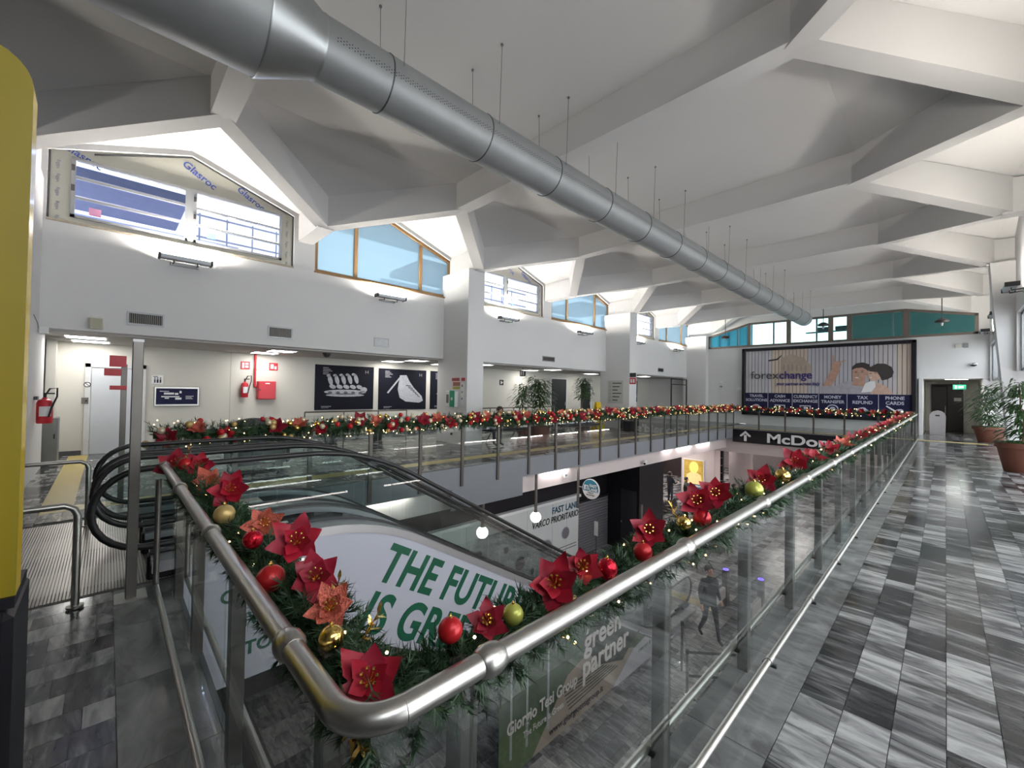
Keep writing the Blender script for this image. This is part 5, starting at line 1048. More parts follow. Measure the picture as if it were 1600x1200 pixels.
# ornaments wired into the far garlands
y = .6; k = 0
while y < 22.6:
    c = (LX + .15, y, 1.06 + rr.uniform(-.08, .08)); s = (1, -.45, .5)
    q = k % 4
    if q == 0: poinsettia(c, s, .155, k, None, gC, PETALD)
    elif q == 1: poinsettia((c[0], c[1], 1.1), (1, -.4, .8), .13, k, None, gC, GLIT)
    elif q == 2: poinsettia((c[0], c[1], 1.0), s, .135, k, None, gC, PETAL)
    for j in range(4):
        a = rr.uniform(-.6, 1.3); bauble((LX + .02 + .19 * math.cos(a), y + rr.uniform(-.25, .3), 1.02 + .19 * math.sin(a)), rr.uniform(.035, .05), [CREAMB, REDM, GOLDM, CREAMB, GOLD][rr.randrange(5)], None, gC)
    y += .33 if y < 12 else .42; k += 1
x = LX + .3; k = 0
while x < -1.0:
    poinsettia((x, EY - .12, 1.04 + rr.uniform(-.06, .06)), (0, -1, .3), .125, 90 + k, None, gD, (PETALD, PETAL, GLIT)[k % 3])
    for j in range(2): bauble((x + rr.uniform(.1, .4), EY - .2, 1.02 + rr.uniform(-.12, .12)), .045, [CREAMB, REDM, GOLDM][rr.randrange(3)], None, gD)
    x += .36; k += 1
y = 5.0; k = 0
while y < 22.3:
    poinsettia((GXR + .0, y, 1.09), (.3, -.5, 1), .115, 150 + k, None, gB, (PETAL, PETAL, GLIT, PETALD)[k % 4])
    for j in range(2): bauble((GXR + rr.uniform(-.1, .02), y + rr.uniform(.12, .45), 1.1), rr.uniform(.035, .045), [GOLDM, REDM, GOLD, LIME][rr.randrange(4)], None, gB)
    y += .85; k += 1
# single ornaments of the near garlands
def gold_sprig(c, d, seed, label):
    t = thing('gold_sprig', label, 'sprig', c); rr = random.Random(seed); c = V(c); d = V(d).normalized(); m = MB(); MB().tube([c, c + d * .14], .002, 5).build('stalk', GOLD, t)
    for k in range(12):
        q = c + d * (.03 + .009 * k); a = k * 2.4; n = (d.cross(X3).normalized() * math.cos(a) + d.cross(d.cross(X3)).normalized() * math.sin(a)); leaf_mesh(m, q, n + d * .8, .035, .012, .1)
    o = m.build('leaflets', GOLD, t); o['kind'] = 'stuff'
gold_sprig((-1.30, .50, 1.0), (.3, .1, 1), 1, 'gold leafy sprig beside the shiny gold bauble'); gold_sprig((-1.15, .52, .96), (.4, .3, .9), 2, 'gold leafy sprig leaning over the slogan'); gold_sprig((-.96, .42, .93), (1, -.2, .2), 3, 'gold leafy sprig under the bend flower'); gold_sprig((GXR, 2.05, 1.05), (-.3, -.4, .9), 4, 'gold leafy sprig by the seats, right garland'); gold_sprig((-4.2, .48, 1.1), (.3, 0, 1), 5, 'gold sprig at the post end of near garland')

# ================================================================== YELLOW ARCH SIGN AT THE LEFT EDGE
t = thing('arch_sign', 'tall yellow arch sign on a black stand at the left edge', 'arch sign', (-1.86, -.6, 0))
ax, yr, z0, z1 = -1.86, -.176, 1.09, 2.66; wy = .62; yc = yr - wy / 2
def rounded(d, r): 
    return [(yr - d, z0), (yr - d, z1 - d - r)] + [(yr - d - r + r * math.cos(a), z1 - d - r + r * math.sin(a)) for a in [PI / 2 * i / 6 for i in range(1, 7)]] + [(yr - wy + d + r + r * math.cos(a), z1 - d - r + r * math.sin(a)) for a in [PI / 2 + PI / 2 * i / 6 for i in range(7)]] + [(yr - wy + d, z0)]
OUT, INN = rounded(0, .10), rounded(.032, .08)
m = MB()
for i in range(len(OUT) - 1): m.prism([(ax, *OUT[i]), (ax, *OUT[i + 1]), (ax, *INN[i + 1]), (ax, *INN[i])], (-.09, 0, 0))
m.build('arch', YELLOW, t)
MB().prism([(ax + .001, *p) for p in OUT], (.006, 0, 0)).build('shaded_front', mat('shaded_yellow', (.22, .165, .0), .5, var=.06), t)  # shade on the sign's front face painted as a darker yellow sheet
MB().tube([(ax + .012, yr - .04, z0)] + [(ax + .012, yr - .05 - .005 * i - .012 * max(0, i - 8) ** 1.2, 1.3 + 1.22 * math.sin(PI / 2 * min(1, i / 8)) - .012 * max(0, i - 8) ** 2) for i in range(0, 13)], .012, 8).build('inner_arch', YELLOW, t, True)
MB().box(ax - .23, yr - wy - .02, z0 - .03, ax + .02, yr + .0, z0).build('ledge', BLACKW, t)
MB().bbox(ax - .30, yr - wy - .1, 0, ax + .06, yr + .002, z0 - .03, .02).build('stand', BLACKW, t)
MB().tube([(ax + .08, yr - .10, z0 - .05), (ax + .09, yr - .05, z0 - .09), (ax + .10, yr - .045, .9), (ax + .1, yr - .06, .45), (ax + .1, yr - .07, .05)], .011, 8).build('tube_edge', ALU, t, True)

# ================================================================== LOWER HALL
# black shop front with white partition, shutter and block
m = MB(); m.box(-9.5, 2.0, LOW, -9.2, 16.0, -.8); struct(m.build('wall_shop', BLACKW))
m = MB(); m.box(-11.5, 14.12, LOW, -7.8, 16.0, -1.0); blk = struct(m.build('wall_shop_block', BLACKW))
MB().bbox(-8.55, 14.09, LOW, -7.9, 14.12, -1.95, .005).build('door_leaf', mat('black_door_leaf', (.022, .02, .024), .3, var=.1), blk); MB().sphere((-8.5, 14.06, -3.15), .03, 8, 6).build('door_knob', STEEL, blk)
m = MB(); m.box(-7.79, 14.1, LOW, -7.72, 14.25, -2.4); struct(m.build('trim_5', STEELD))
pt = thing('partition', 'white fast lane partition with round black holes on lower floor', 'partition', (-9.05, 8.5, LOW)); WPN = mat('partition_white', (.62, .64, .64), .4, var=.02)
ys_ = [4.5, 5.8, 7.1, 8.3, 9.5, 10.7, 11.45, 12.12]
for a, c in zip(ys_, ys_[1:]): MB().bbox(-9.14, a + .004, LOW, -9.04, c - .004, -2.02, .006).build('panel', WPN, pt)
MB().bbox(-9.18, 4.45, -2.02, -8.99, 12.2, -1.93, .01).build('top_rail', WHITEP, pt)
for y, z, r in ((11.39, -3.13, .22), (10.40, -3.44, .33), (8.6, -3.02, .11), (9.2, -3.58, .24), (9.72, -3.98, .12), (10.62, -3.98, .11), (7.5, -2.95, .2), (6.6, -3.4, .15)):
    MB().lathe([(r, 0), (r, .006)], (-9.035, y, z), 24, 'X').build('hole_rim', CLAD, pt); MB().lathe([(r * .86, .006), (r * .86, .009)], (-9.035, y, z), 24, 'X').build('hole', SHUT if y > 10 else BLACKP, pt)
text('lettering', 'FAST LANE', .30, (-9.03, 12.06, -2.36), Y3, Z3, mat('teal_print', (.02, .09, .15), .5), pt, 'RIGHT', sx=.95, bold=.006); text('lettering', 'VARCO PRIORITARIO', .30, (-9.03, 12.08, -2.66), Y3, Z3, BLACKP, pt, 'RIGHT', sx=.82, bold=.003, shear=.15)
for k in range(2): MB().box(-9.034, 10.8, -3.6 - .1 * k, -9.03, 12.0, -3.57 - .1 * k).build('small_print', mat('sticker_dark', (.15, .15, .14)), pt)
sh = thing('roller_shutter', 'grey closed roller shutter beside the fast lane partition', 'shutter', (-9.15, 13.1, LOW))
for k in range(19): MB().prism([(-9.15, 12.2, LOW + .1 * k), (-9.12, 12.2, LOW + .015 + .1 * k), (-9.12, 12.2, LOW + .085 + .1 * k), (-9.15, 12.2, LOW + .1 + .1 * k)], (0, 1.9, 0)).build('slat', SHUT, sh)
MB().bbox(-9.19, 12.2, LOW + 1.9, -9.08, 14.1, LOW + 1.98, .01).build('box', BLACKW, sh); MB().box(-9.17, 12.2, LOW, -9.15, 14.1, LOW + 1.9).build('backing', DARKM, sh)
for y, s in ((6.45, 'nearer'), (8.3, 'farther')):
    t = thing('globe_pendant', '%s glowing globe lamp hanging over the white partition' % s, 'pendant lamp', (-7.6, y, -1.65)); MB().tube([(-7.6, y, -.45), (-7.6, y, -1.5)], .04, 12).build('stem', STEELD, t, True); MB().lathe([(.05, 0), (.06, -.05)], (-7.6, y, -1.5), 12).build('holder', STEELD, t); MB().sphere((-7.6, y, -1.66), .14, 20, 14).build('globe', GLOBE, t, True)
t = thing('fast_lane_sign', 'round teal and white fast lane sign on a steel pipe', 'sign', (-7.55, 10.15, -1.11)); MB().tube([(-7.6, 10.15, -.45), (-7.6, 10.15, -1.75)], .04, 12).build('pipe', STEELD, t, True); MB().tube([(-7.6, 10.15, -1.11), (-7.4, 10.15, -1.11)], .015, 6).build('arm', STEEL, t)
c = V((-7.14, 10.13, -1.11)); R_ = .29; aa = [2 * PI * i / 32 for i in range(32)]
t = MB().lathe([(R_, 0), (R_, .04)], c, 32, 'Y').build('disc', WHITEP, t)
MB().prism([c + V((R_ * .93 * math.cos(a), -.002, R_ * .93 * math.sin(a))) for a in [-.25 + (PI + .5) * i / 20 for i in range(21)]], (0, -.003, 0)).build('teal_half', mat('teal_sign', (.01, .17, .25), .4), t)
text('lettering', 'FAST', .115, (c.x + .095, c.y - .008, c.z + .06), X3, Z3, WHITEP, t, bold=.004); text('lettering', 'LANE', .115, (c.x + .095, c.y - .008, c.z - .05), X3, Z3, WHITEP, t, bold=.004); text('lettering', 'VARCO', .06, (c.x, c.y - .008, c.z - .13), X3, Z3, BLACKP, t); text('lettering', 'PRIORITARIO', .05, (c.x, c.y - .008, c.z - .19), X3, Z3, BLACKP, t)
MB().box(c.x - .23, c.y - .008, c.z - .04, c.x - .17, c.y - .003, c.z + .1).box(c.x - .17, c.y - .008, c.z + .07, c.x - .1, c.y - .003, c.z + .1).box(c.x - .1, c.y - .008, c.z - .04, c.x - .07, c.y - .003, c.z + .1).box(c.x - .14, c.y - .008, c.z - .04, c.x - .125, c.y - .003, c.z + .05).build('gate_symbol', WHITEP, t)
t = thing('stand_sign', 'slim white notice on a pole before the roller shutter', 'notice stand', (-8.55, 12.5, LOW)); MB().tube([(-8.55, 12.5, LOW), (-8.55, 12.5, LOW + .9)], .015, 8).build('pole', DARKM, t); MB().lathe([(.15, 0), (.15, .015)], (-8.55, 12.5, LOW), 16).build('base', DARKM, t); MB().bbox(-8.63, 12.48, LOW + .85, -8.47, 12.5, LOW + 1.35, .004).build('sheet', WHITEP, t)
# tube lamps along the soffit edge
for k, (a, c_) in enumerate(((15.9, 16.7), (17.1, 18.6), (19.1, 20.7), (8.7, 9.9), (2.2, 4.6))):
    t = thing('tube_lamp', 'white tube lamp under the left slab edge, %s' % ('first bright short one before the seats', 'long one in the middle', 'long one nearest the hanging letters', 'one above the white partition', 'one behind the escalators')[k], 'tube lamp', (-7.68, a, -.5), 'tube lamps under the slab edge'); MB().bbox(-7.74, a, -.5, -7.64, c_, -.455, .005).build('batten', WHITEP, t); MB().tube([(-7.69, a + .03, -.52), (-7.69, c_ - .03, -.52)], .022, 8).build('tube', LOWL, t)
for k in range(7):  # unseen tubes added to brighten the lower floor
    a = 1.6 + 3.0 * k; t = thing('tube_lamp', 'added unseen tube lamp under the right slab edge', 'tube lamp', (-.75, a, -.5), 'added tube lamps under the right slab'); MB().bbox(-.80, a, -.5, -.68, a + 2.2, -.455, .005).build('batten', WHITEP, t); MB().tube([(-.74, a + .03, -.525), (-.74, a + 2.17, -.525)], .022, 8).build('tube', LOWL, t)
# mostly unseen lamps added in the lower ceiling to light the hall
rows = [(x, y) for x in (-10.5, -13.5) for y in (18, 22.5, 27, 31.5)] + [(x, y) for x in (-6, -2, 1.5) for y in (25.5, 30)] + [(1.0, 5), (1.0, 11), (1.0, 17)]
for x, y in rows:
    t = thing('lower_fill_light', 'added rectangular fill light of the lower hall', 'ceiling light', (x, y, -.75), 'added fill lights of the lower hall'); MB().box(x - .65, y - .35, -.77, x + .65, y + .35, -.75).build('frame', WHITEP, t); MB().box(x - .6, y - .3, -.775, x + .6, y + .3, -.77).build('diffuser', LOWL, t)
t = thing('security_camera', 'white bullet camera on the rosy soffit', 'camera', (-7.77, 14.3, -.85)); MB().tube([(-7.8, 14.3, -.8), (-7.7, 14.3, -.8), (-7.68, 14.3, -.84)], .02, 8).build('arm', WHITEP, t); MB().tube([(-7.72, 14.4, -.82), (-7.62, 14.15, -.88)], .05, 12).build('body', WHITEP, t, True); MB().tube([(-7.625, 14.16, -.878), (-7.62, 14.14, -.884)], .04, 12).build('lens', BLACK, t)
t = thing('wall_sensor', 'small white box on the rosy soffit above partition', 'sensor', (-7.79, 10.0, -.78)); MB().bbox(-7.8, 9.65, -.82, -7.72, 9.8, -.66, .01).build('body', WHITEP, t); MB().box(-7.719, 9.68, -.78, -7.715, 9.77, -.72).build('window', ALU, t)
hung_sign('green exit sign at the corner of the black shop block', (-8.6, 16.2, -1.62), .55, .3, GREENS, [(.12, .2, .3, .8), (.4, .25, .6, .75), (.68, .3, .9, .7)]).children[0].name = 'panel'
# hanging direction sign at the end of the void
t = thing('hanging_letter_sign', 'long black sign with arrow and white restaurant name', 'sign', (-4.5, VY1 - .1, -.6)); MB().bbox(VX0 + .03, VY1 - .12, -.66, -1.2, VY1 - .035, -.03, .008).build('panel', BLACKW, t)
text('lettering', "McDonald's", .60, (-5.93, VY1 - .125, -.55), X3, Z3, WHITEP, t, 'LEFT', bold=.016, ext=.006, fit=3.75)
m = MB(); ya_ = VY1 - .128; m.prism([(-6.9, ya_, -.58), (-6.78, ya_, -.58), (-6.78, ya_, -.28), (-6.9, ya_, -.28)], (0, .006, 0)); m.prism([(-7.08, ya_, -.30), (-6.84, ya_, -.08), (-6.6, ya_, -.30), (-6.6, ya_, -.36), (-6.68, ya_, -.36), (-6.84, ya_, -.20), (-7.0, ya_, -.36), (-7.08, ya_, -.36)], (0, .006, 0)); o = m.build('arrow', WHITEP, t)
# lightbox pillar
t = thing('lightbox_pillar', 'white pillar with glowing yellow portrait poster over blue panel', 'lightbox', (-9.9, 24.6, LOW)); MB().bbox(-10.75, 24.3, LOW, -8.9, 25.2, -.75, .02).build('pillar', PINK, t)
MB().bbox(-10.62, 24.24, LOW + .05, -9.42, 24.3, -2.05, .01).build('case', WHITEP, t); LB = mat('lightbox_yellow', (.55, .36, .06), .5, var=.7, scale=5, emit=.12); MB().box(-10.56, 24.235, -3.45, -9.48, 24.24, -2.1).build('poster', LB, t); MB().box(-10.56, 24.235, LOW + .1, -9.48, 24.24, -3.45).build('blue_panel', mat('lightbox_blue', (.02, .12, .24), .5, emit=.2), t)
LBF = mat('lightbox_figure', (.80, .45, .20), .5, var=.4, scale=9, emit=.5)
MB().prism([(-10.0 + .26 * math.cos(a), 24.232, -2.5 + .33 * math.sin(a)) for a in aa], (0, -.003, 0)).build('portrait_head', mat('lightbox_gold', (.85, .62, .16), .5, var=.4, scale=9, emit=.35), t); MB().prism([(-10.5, 24.232, -3.44), (-9.5, 24.232, -3.44), (-9.62, 24.232, -2.9), (-9.85, 24.232, -2.8), (-10.2, 24.232, -2.8), (-10.4, 24.232, -2.95)], (0, -.002, 0)).build('portrait_body', LBF, t)
for k in range(3): MB().box(-10.5, 24.23, -3.6 - .09 * k, -10.1 - .08 * k, 24.235, -3.57 - .09 * k).build('small_print', WHITEP, t)
MB().box(-9.9, 24.23, -3.6, -9.6, 24.235, -3.5).build('small_print', WHITEP, t); MB().box(-9.85, 24.23, -3.9, -9.6, 24.235, -3.84).build('small_print', WHITEP, t)
# round columns and far structures
for x, y, r, s in ((-8.8, 28.3, .66, 'left'), (-6.2, 31, .8, 'middle'), (-2.5, 30, .7, 'right')):
    t = thing('round_column', 'thick grey round column of the lower hall, %s one' % s, 'column', (x, y, LOW)); MB().lathe([(r, 0), (r, 3.45)], (x, y, LOW), 28).build('shaft', mat('column_grey', (.33, .29, .29), .4, var=.05), t, True); MB().lathe([(r + .05, 0), (r + .05, .12)], (x, y, LOW), 28).build('base_ring', STEELD, t, True)
t = thing('curtain_panel', 'tall beige ribbed panel between lightbox and round column', 'panel', (-9.6, 27.8, LOW))
for k in range(6): MB().bbox(-11.3 + .2 * k, 27.6, LOW, -11.12 + .2 * k, 27.7, -.9, .02).build('rib', CREAM, t)
t = thing('shop_shelf', 'dark magazine shelf behind the lightbox pillar', 'shelf', (-9.9, 26.5, LOW)); MB().box(-10.5, 26.4, LOW, -9.2, 26.6, -.9).build('back', BLACKW, t)
for k in range(6): MB().box(-10.5, 26.2, LOW + .3 + .45 * k, -9.2, 26.4, LOW + .34 + .45 * k).build('board', mat('shelf_brown', (.12, .06, .05), .5), t)
# cafe corner
m = MB(); m.box(-16, 29.5, LOW, -11.8, 29.7, -.8); m.box(-16, 18, LOW, -15.8, 29.5, -.8); struct(m.build('wall_cafe', mat('cafe_dark', (.05, .035, .035), .6, var=.3)))
for k, (x, y, s) in enumerate(((-12.5, 24.6, 'nearer'), (-13.8, 26.6, 'farther'))):
    t = thing('cafe_chair', 'pale wooden cafe chair, %s of the two behind the black shop' % s, 'chair', (x, y, LOW)); PW = mat('pale_wood', (.62, .48, .32), .5, var=.15, scale=8)
    MB().bbox(x - .22, y - .22, LOW + .43, x + .22, y + .22, LOW + .48, .015).build('seat', PW, t); MB().prism([(x + .2, y - .2, LOW + .48), (x + .2, y + .2, LOW + .48), (x + .28, y + .18, LOW + .95), (x + .28, y - .18, LOW + .95)], (.02, 0, 0)).build('backrest', PW, t)
    for a, c_ in ((-1, -1), (-1, 1), (1, -1), (1, 1)): MB().tube([(x + a * .18, y + c_ * .18, LOW + .43), (x + a * .2, y + c_ * .2, LOW)], .016, 6).build('leg', PW, t)
t = thing('cafe_table', 'small round dark cafe table behind the chairs', 'table', (-13.2, 25.8, LOW)); MB().lathe([(.4, .72), (.4, .75)], (-13.2, 25.8, LOW), 20).build('top', DARKM, t); MB().tube([(-13.2, 25.8, LOW), (-13.2, 25.8, LOW + .72)], .03, 8).build('stem', DARKM, t); MB().lathe([(.22, 0), (.22, .02)], (-13.2, 25.8, LOW), 16).build('base', DARKM, t)
for k, (x, y, n_, s) in enumerate(((-8.7, 18.4, 5, 'long row of black seats behind the black shop block'), (-8.6, 21.6, 3, 'short row of black seats before the lightbox'))):
    bench(s + ', lower hall', x, y, n_); bpy.data.objects[[o.name for o in bpy.data.objects if o.name.startswith('waiting_bench')][-1]].location.z = LOW
# gates with blue lights, stanchions
BLUEL = mat('blue_led', (.12, .08, 1.0), .4, var=0, emit=3)
for k, (x, y) in enumerate(((-4.28, 12.6), (-3.42, 12.65), (-2.54, 12.65))):
    t = thing('access_gate', 'slim gate post with blue light ring, %s of three' % ('left', 'middle', 'right')[k], 'gate post', (x, y, LOW)); MB().bbox(x - .07, y - .1, LOW, x + .07, y + .1, LOW + .95, .01).build('post', STEELD, t); hd = MB().lathe([(.08, 0), (.08, .03)], (x, y, LOW + .95), 16).build('head', BLACK, t); MB().tube([(x + .06 * math.cos(a), y + .06 * math.sin(a), LOW + .985) for a in aa[::2]], .014, 6, closed=True).build('light_ring', BLUEL, hd)
    MB().bbox(x - .05, y - .9, LOW + .25, x + .05, y - .12, LOW + .55, .02).build('barrier_box', mat('machine_grey', (.36, .34, .34)), t)
ST = [(-3.95, 9.05, 'left one beside the escalator end'), (-3.45, 8.15, 'one with the shiny base by the banner corner'), (-2.55, 8.95, 'one at the belt corner'), (-1.75, 7.3, 'one nearest the right railing'), (-2.75, 6.0, 'front one below the near railing')]
for x, y, s in ST:
    t = thing('belt_stanchion', 'chrome belt stanchion, ' + s, 'stanchion', (x, y, LOW)); MB().tube([(x, y, LOW), (x, y, LOW + .93)], .028, 12).build('post', STEELD, t, True); MB().lathe([(.17, 0), (.17, .012), (.05, .035)], (x, y, LOW), 20).build('base', mat('chrome', (.75, .75, .75), .08, 1, var=.03), t, True); MB().lathe([(.035, 0), (.035, .08), (.02, .09)], (x, y, LOW + .9), 12).build('head', BLACK, t, True)
for a, c_, s in ((0, 1, 'left'), (1, 2, 'middle'), (2, 3, 'right'), (3, 4, 'front')):
    p, q = ST[a], ST[c_]; d = V((q[0] - p[0], q[1] - p[1], 0)); n_ = V((-d.y, d.x, 0)).normalized() * .003
    t = thing('barrier_belt', 'black belt stretched between two stanchions, %s span' % s, 'belt', (p[0], p[1], LOW + .88))
    for k, z in enumerate((LOW + .9, LOW + .45)): P0, P1 = V((p[0], p[1], z)), V((q[0], q[1], z)); MB().prism([P0 - n_, P1 - n_, P1 - n_ + Z3 * .05, P0 - n_ + Z3 * .05], n_ * 2).build('belt', BLACK, t)
t = thing('yellow_mat', 'yellow tactile strip at the foot of the escalators', 'floor strip', (-5.4, 12.1, LOW)); MB().box(-6.9, 11.95, LOW, -4.4, 12.3, LOW + .006).build('strip', TACT, t); MB().box(-6.9, 12.32, LOW, -4.4, 12.36, LOW + .006).build('edge', TACT, t)
t = thing('trolley_bin', 'white litter bin against the wall under the escalators', 'bin', (-4.2, 1.6, LOW)); MB().bbox(-4.4, 1.4, LOW, -4.0, 1.8, LOW + .8, .03).build('body', WHITEP, t); MB().bbox(-4.38, 1.42, LOW + .8, -4.02, 1.78, LOW + .9, .02).build('lid', BLACK, t)

# ================================================================== PEOPLE
def person(label, loc, rot, pose, top=JACKET, legs=TROUS, hair=HAIR, h=1.72, long_hair=False):
    """one skinned body grown from a joint skeleton; clothing zones are set by the nearest bone"""
    J = {'pelvis': (0, 0, .95, .135), 'waist': (0, .01, 1.08, .145), 'chest': (0, .0, 1.28, .17), 'neckb': (0, -.01, 1.46, .075), 'neck': (0, 0, 1.52, .052), 'jaw': (0, .03, 1.59, .068), 'skull': (0, .0, 1.67, .092), 'crown': (0, -.01, 1.745, .06)}
    for s, n_ in ((-1, 'l'), (1, 'r')):
        J.update({'sh' + n_: (s * .17, -.01, 1.42, .082), 'el' + n_: (s * .24, -.02, 1.15, .06), 'wr' + n_: (s * .25, .06, .92, .032), 'ha' + n_: (s * .25, .09, .84, .036), 'hip' + n_: (s * .1, 0, .90, .095), 'kn' + n_: (s * .11, .02, .50, .062), 'an' + n_: (s * .11, -.01, .09, .042), 'to' + n_: (s * .12, .16, .04, .034)})
    for k, v in pose.items(): J[k] = tuple(v) + (J[k][3],)
    E_ = [('pelvis', 'waist', 't'), ('waist', 'chest', 't'), ('chest', 'neckb', 't'), ('neckb', 'neck', 's'), ('neck', 'jaw', 's'), ('jaw', 'skull', 's'), ('skull', 'crown', 's')]
    for n_ in 'lr': E_ += [('chest', 'sh' + n_, 't'), ('sh' + n_, 'el' + n_, 't'), ('el' + n_, 'wr' + n_, 't'), ('wr' + n_, 'ha' + n_, 's'), ('pelvis', 'hip' + n_, 'p'), ('hip' + n_, 'kn' + n_, 'p'), ('kn' + n_, 'an' + n_, 'p'), ('an' + n_, 'to' + n_, 'h')]
    # five fingers on each hand
    for n_ in 'lr':
        w_, hd = V(J['wr' + n_][:3]), V(J['ha' + n_][:3]); d = (hd - w_).normalized(); sd = d.cross(V((0, 0, 1)) if abs(d.z) < .8 else V((0, 1, 0))).normalized(); 
        for k, L in enumerate((.075, .085, .08, .065, .06)):
            off = sd * (.024 - .016 * k) if k < 4 else sd * .03 - d * .035; dd = d if k < 4 else (d * .6 + sd * .8).normalized(); b0 = hd + off; curl = sd.cross(d) * .02
            J['f%s%d' % (n_, k)] = tuple(b0 + dd * L * .55) + (.009,); J['g%s%d' % (n_, k)] = tuple(b0 + dd * L + curl) + (.0075,); E_ += [('ha' + n_, 'f%s%d' % (n_, k), 's'), ('f%s%d' % (n_, k), 'g%s%d' % (n_, k), 's')]
    names = list(J); idx = {k: i for i, k in enumerate(names)}; S_ = h / 1.75
    me = bpy.data.meshes.new('body'); me.from_pydata([tuple(c * S_ for c in J[k][:3]) for k in names], [(idx[a], idx[b_]) for a, b_, _ in E_], []); tmp = bpy.data.objects.new('tmp', me); COL.objects.link(tmp)
    md = tmp.modifiers.new('skin', 'SKIN'); md.use_smooth_shade = True
    for i, k in enumerate(names): r = J[k][3] * S_; me.skin_vertices[0].data[i].radius = (r, r); me.skin_vertices[0].data[i].use_root = (k == 'pelvis')
    tmp.modifiers.new('sub', 'SUBSURF').levels = 1
    bm_ = bpy.data.meshes.new_from_object(tmp.evaluated_get(bpy.context.evaluated_depsgraph_get())); bpy.data.objects.remove(tmp)
    bm_.materials.clear()
    for mm in (top, legs, SKIN, SHOE): bm_.materials.append(mm)
    zone = {'t': 0, 'p': 1, 's': 2, 'h': 3}; segs = [(V(J[a][:3]) * S_, V(J[b_][:3]) * S_, zone[z], (J[a][3] + J[b_][3]) * .5) for a, b_, z in E_]
    mi = []
    for p in bm_.polygons:
        c = p.center; best = (9, 0)
        for a, b_, z, r in segs:
            d = b_ - a; f = max(0, min(1, (c - a).dot(d) / max(1e-6, d.length_squared))); dist = (c - (a + d * f)).length - r * .8
            if dist < best[0]: best = (dist, z)
        mi.append(best[1])
    bm_.polygons.foreach_set('material_index', mi)
    M = Matrix.Translation(V(loc)) @ Matrix.Rotation(rot, 4, 'Z'); t = thing('person', label, 'person', loc); bm_.transform(M); bm_.name = 'body'; link('body', bm_, t)
    sk, cr, jw = (V(J[k][:3]) * S_ for k in ('skull', 'crown', 'jaw')); upv = (cr - jw).normalized(); fw = V(J['tol'][:3]) - V(J['anl'][:3]); fw = V((0, 1, 0)); fw = (fw - upv * fw.dot(upv)).normalized(); rt = fw.cross(upv)
    m = MB(); m.sphere(sk + upv * .025 - fw * .018, .108 * S_, 16, 12, (1, 1.08, 1.0)); vs = []
    m2 = MB(); keep = [i for i, f_ in enumerate(m.f) if (sum((V(m.v[j]) for j in f_), V()) / len(f_) - sk).dot(fw * .8 - upv * .75) < .03]; m2.v = [tuple(M @ V(v)) for v in m.v]; m2.f = [m.f[i] for i in keep]; m2.m = [0] * len(m2.f); m2.build('hair', hair, t, True)
    if long_hair: MB().sphere(M @ (jw - fw * .07), .1 * S_, 12, 8, (1.1, 1, 1.5)).build('hair', hair, t, True)
    for s in (-1, 1): MB().sphere(M @ (sk + fw * .088 * S_ + rt * s * .032 - upv * .012), .011, 8, 6).build('eye', BLACKP, t, True); MB().sphere(M @ (sk + rt * s * .095 - upv * .02), .024, 8, 6, (.5, .8, 1.2)).build('ear', SKIN, t, True)
    MB().sphere(M @ (sk + fw * .1 * S_ - upv * .04), .016, 8, 6, (.8, 1.1, 1.4)).build('nose', SKIN, t, True); MB().sphere(M @ (sk + fw * .088 * S_ - upv * .075), .02, 8, 5, (1.2, .5, .35)).build('mouth', mat('lips', (.35, .1, .1), .5), t, True)
    return t
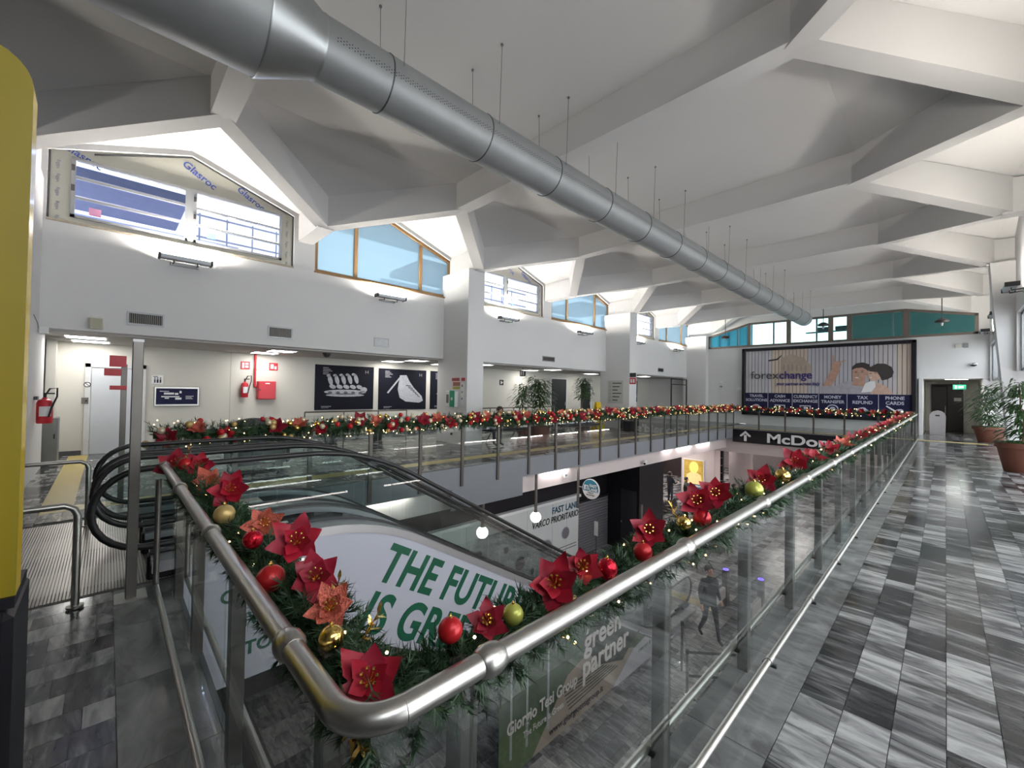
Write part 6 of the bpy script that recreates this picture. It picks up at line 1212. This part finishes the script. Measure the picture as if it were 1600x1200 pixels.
def sit(lean=0, knee=.45):
    zs = .52; f = lean; d = {'pelvis': (0, 0, zs), 'waist': (0, .02 + .3 * f, zs + .14), 'chest': (0, .02 + .75 * f, zs + .36 - .1 * f), 'neckb': (0, .02 + 1.1 * f, zs + .54 - .22 * f), 'neck': (0, .03 + 1.2 * f, zs + .60 - .26 * f), 'jaw': (0, .06 + 1.35 * f, zs + .66 - .36 * f), 'skull': (0, .04 + 1.42 * f, zs + .74 - .38 * f), 'crown': (0, .03 + 1.45 * f, zs + .82 - .38 * f)}
    for s, n_ in ((-1, 'l'), (1, 'r')): d.update({'sh' + n_: (s * .17, .02 + f, zs + .48 - .18 * f), 'el' + n_: (s * .25, .12 + f, zs + .26 - .1 * f), 'wr' + n_: (s * .14, .32 + f * .8, zs + .2), 'ha' + n_: (s * .1, .39 + f * .8, zs + .2), 'hip' + n_: (s * .1, .06, zs), 'kn' + n_: (s * .13, knee, zs + .02), 'an' + n_: (s * .13, knee + .02, .09), 'to' + n_: (s * .14, knee + .19, .04)})
    return d
walk = {'knl': (-.1, .14, .5), 'anl': (-.1, .24, .09), 'tol': (-.1, .40, .06), 'knr': (.1, -.02, .5), 'anr': (.1, -.26, .12), 'tor': (.1, -.12, .04), 'ell': (-.25, -.1, 1.16), 'wrl': (-.24, .08, .98), 'hal': (-.23, .14, .93)}
reach = {'elr': (.26, .08, 1.18), 'wrr': (.18, .3, 1.2), 'har': (.16, .38, 1.22), 'ell': (-.25, .06, 1.17), 'wrl': (-.14, .28, 1.14), 'hal': (-.11, .35, 1.15)}
person('person in black jacket walking past the escalator foot', (-3.95, 10.55, LOW), -2.2, walk)
person('person in dark padded coat riding near the escalator foot', (-5.25, 9.65, LOW + .05), 0.1, {}, JACKET, TROUS)
person('person in black coat standing beside the lightbox', (-10.15, 21.6, LOW), -.4, reach, JACKET, TROUS)
person('seated person holding a white tablet beside the lightbox', (-9.95, 22.9, LOW), -1.2, sit(.05), COATG, TROUS)
person('seated person in dark camouflage coat right of the lightbox', (-8.45, 23.2, LOW), -1.3, sit(.12), COATG, TROUS, HAIR, 1.7, True)
person('seated person in black jacket with dark cap, rightmost on the lower seats', (-7.65, 23.2, LOW), -1.5, sit(.08), JACKET, JACKET)
person('person bent over a phone on the upper seats behind the garland', (-10.0, 8.62, 0), -1.57, sit(.38), JACKET, TROUS)
t = thing('tablet', 'white tablet held by the seated person at the lightbox', 'tablet', (-9.6, 22.85, LOW + .72)); MB().obox((-9.55, 22.8, LOW + .78), (0, 1, 0), (.35, 0, .94), (.94, 0, -.35), .09, .12, .006).build('body', WHITEP, t); MB().obox((-9.562, 22.8, LOW + .782), (0, 1, 0), (.35, 0, .94), (.94, 0, -.35), .08, .105, .006).build('screen', mat('tablet_screen', (.5, .55, .6), .3), t)
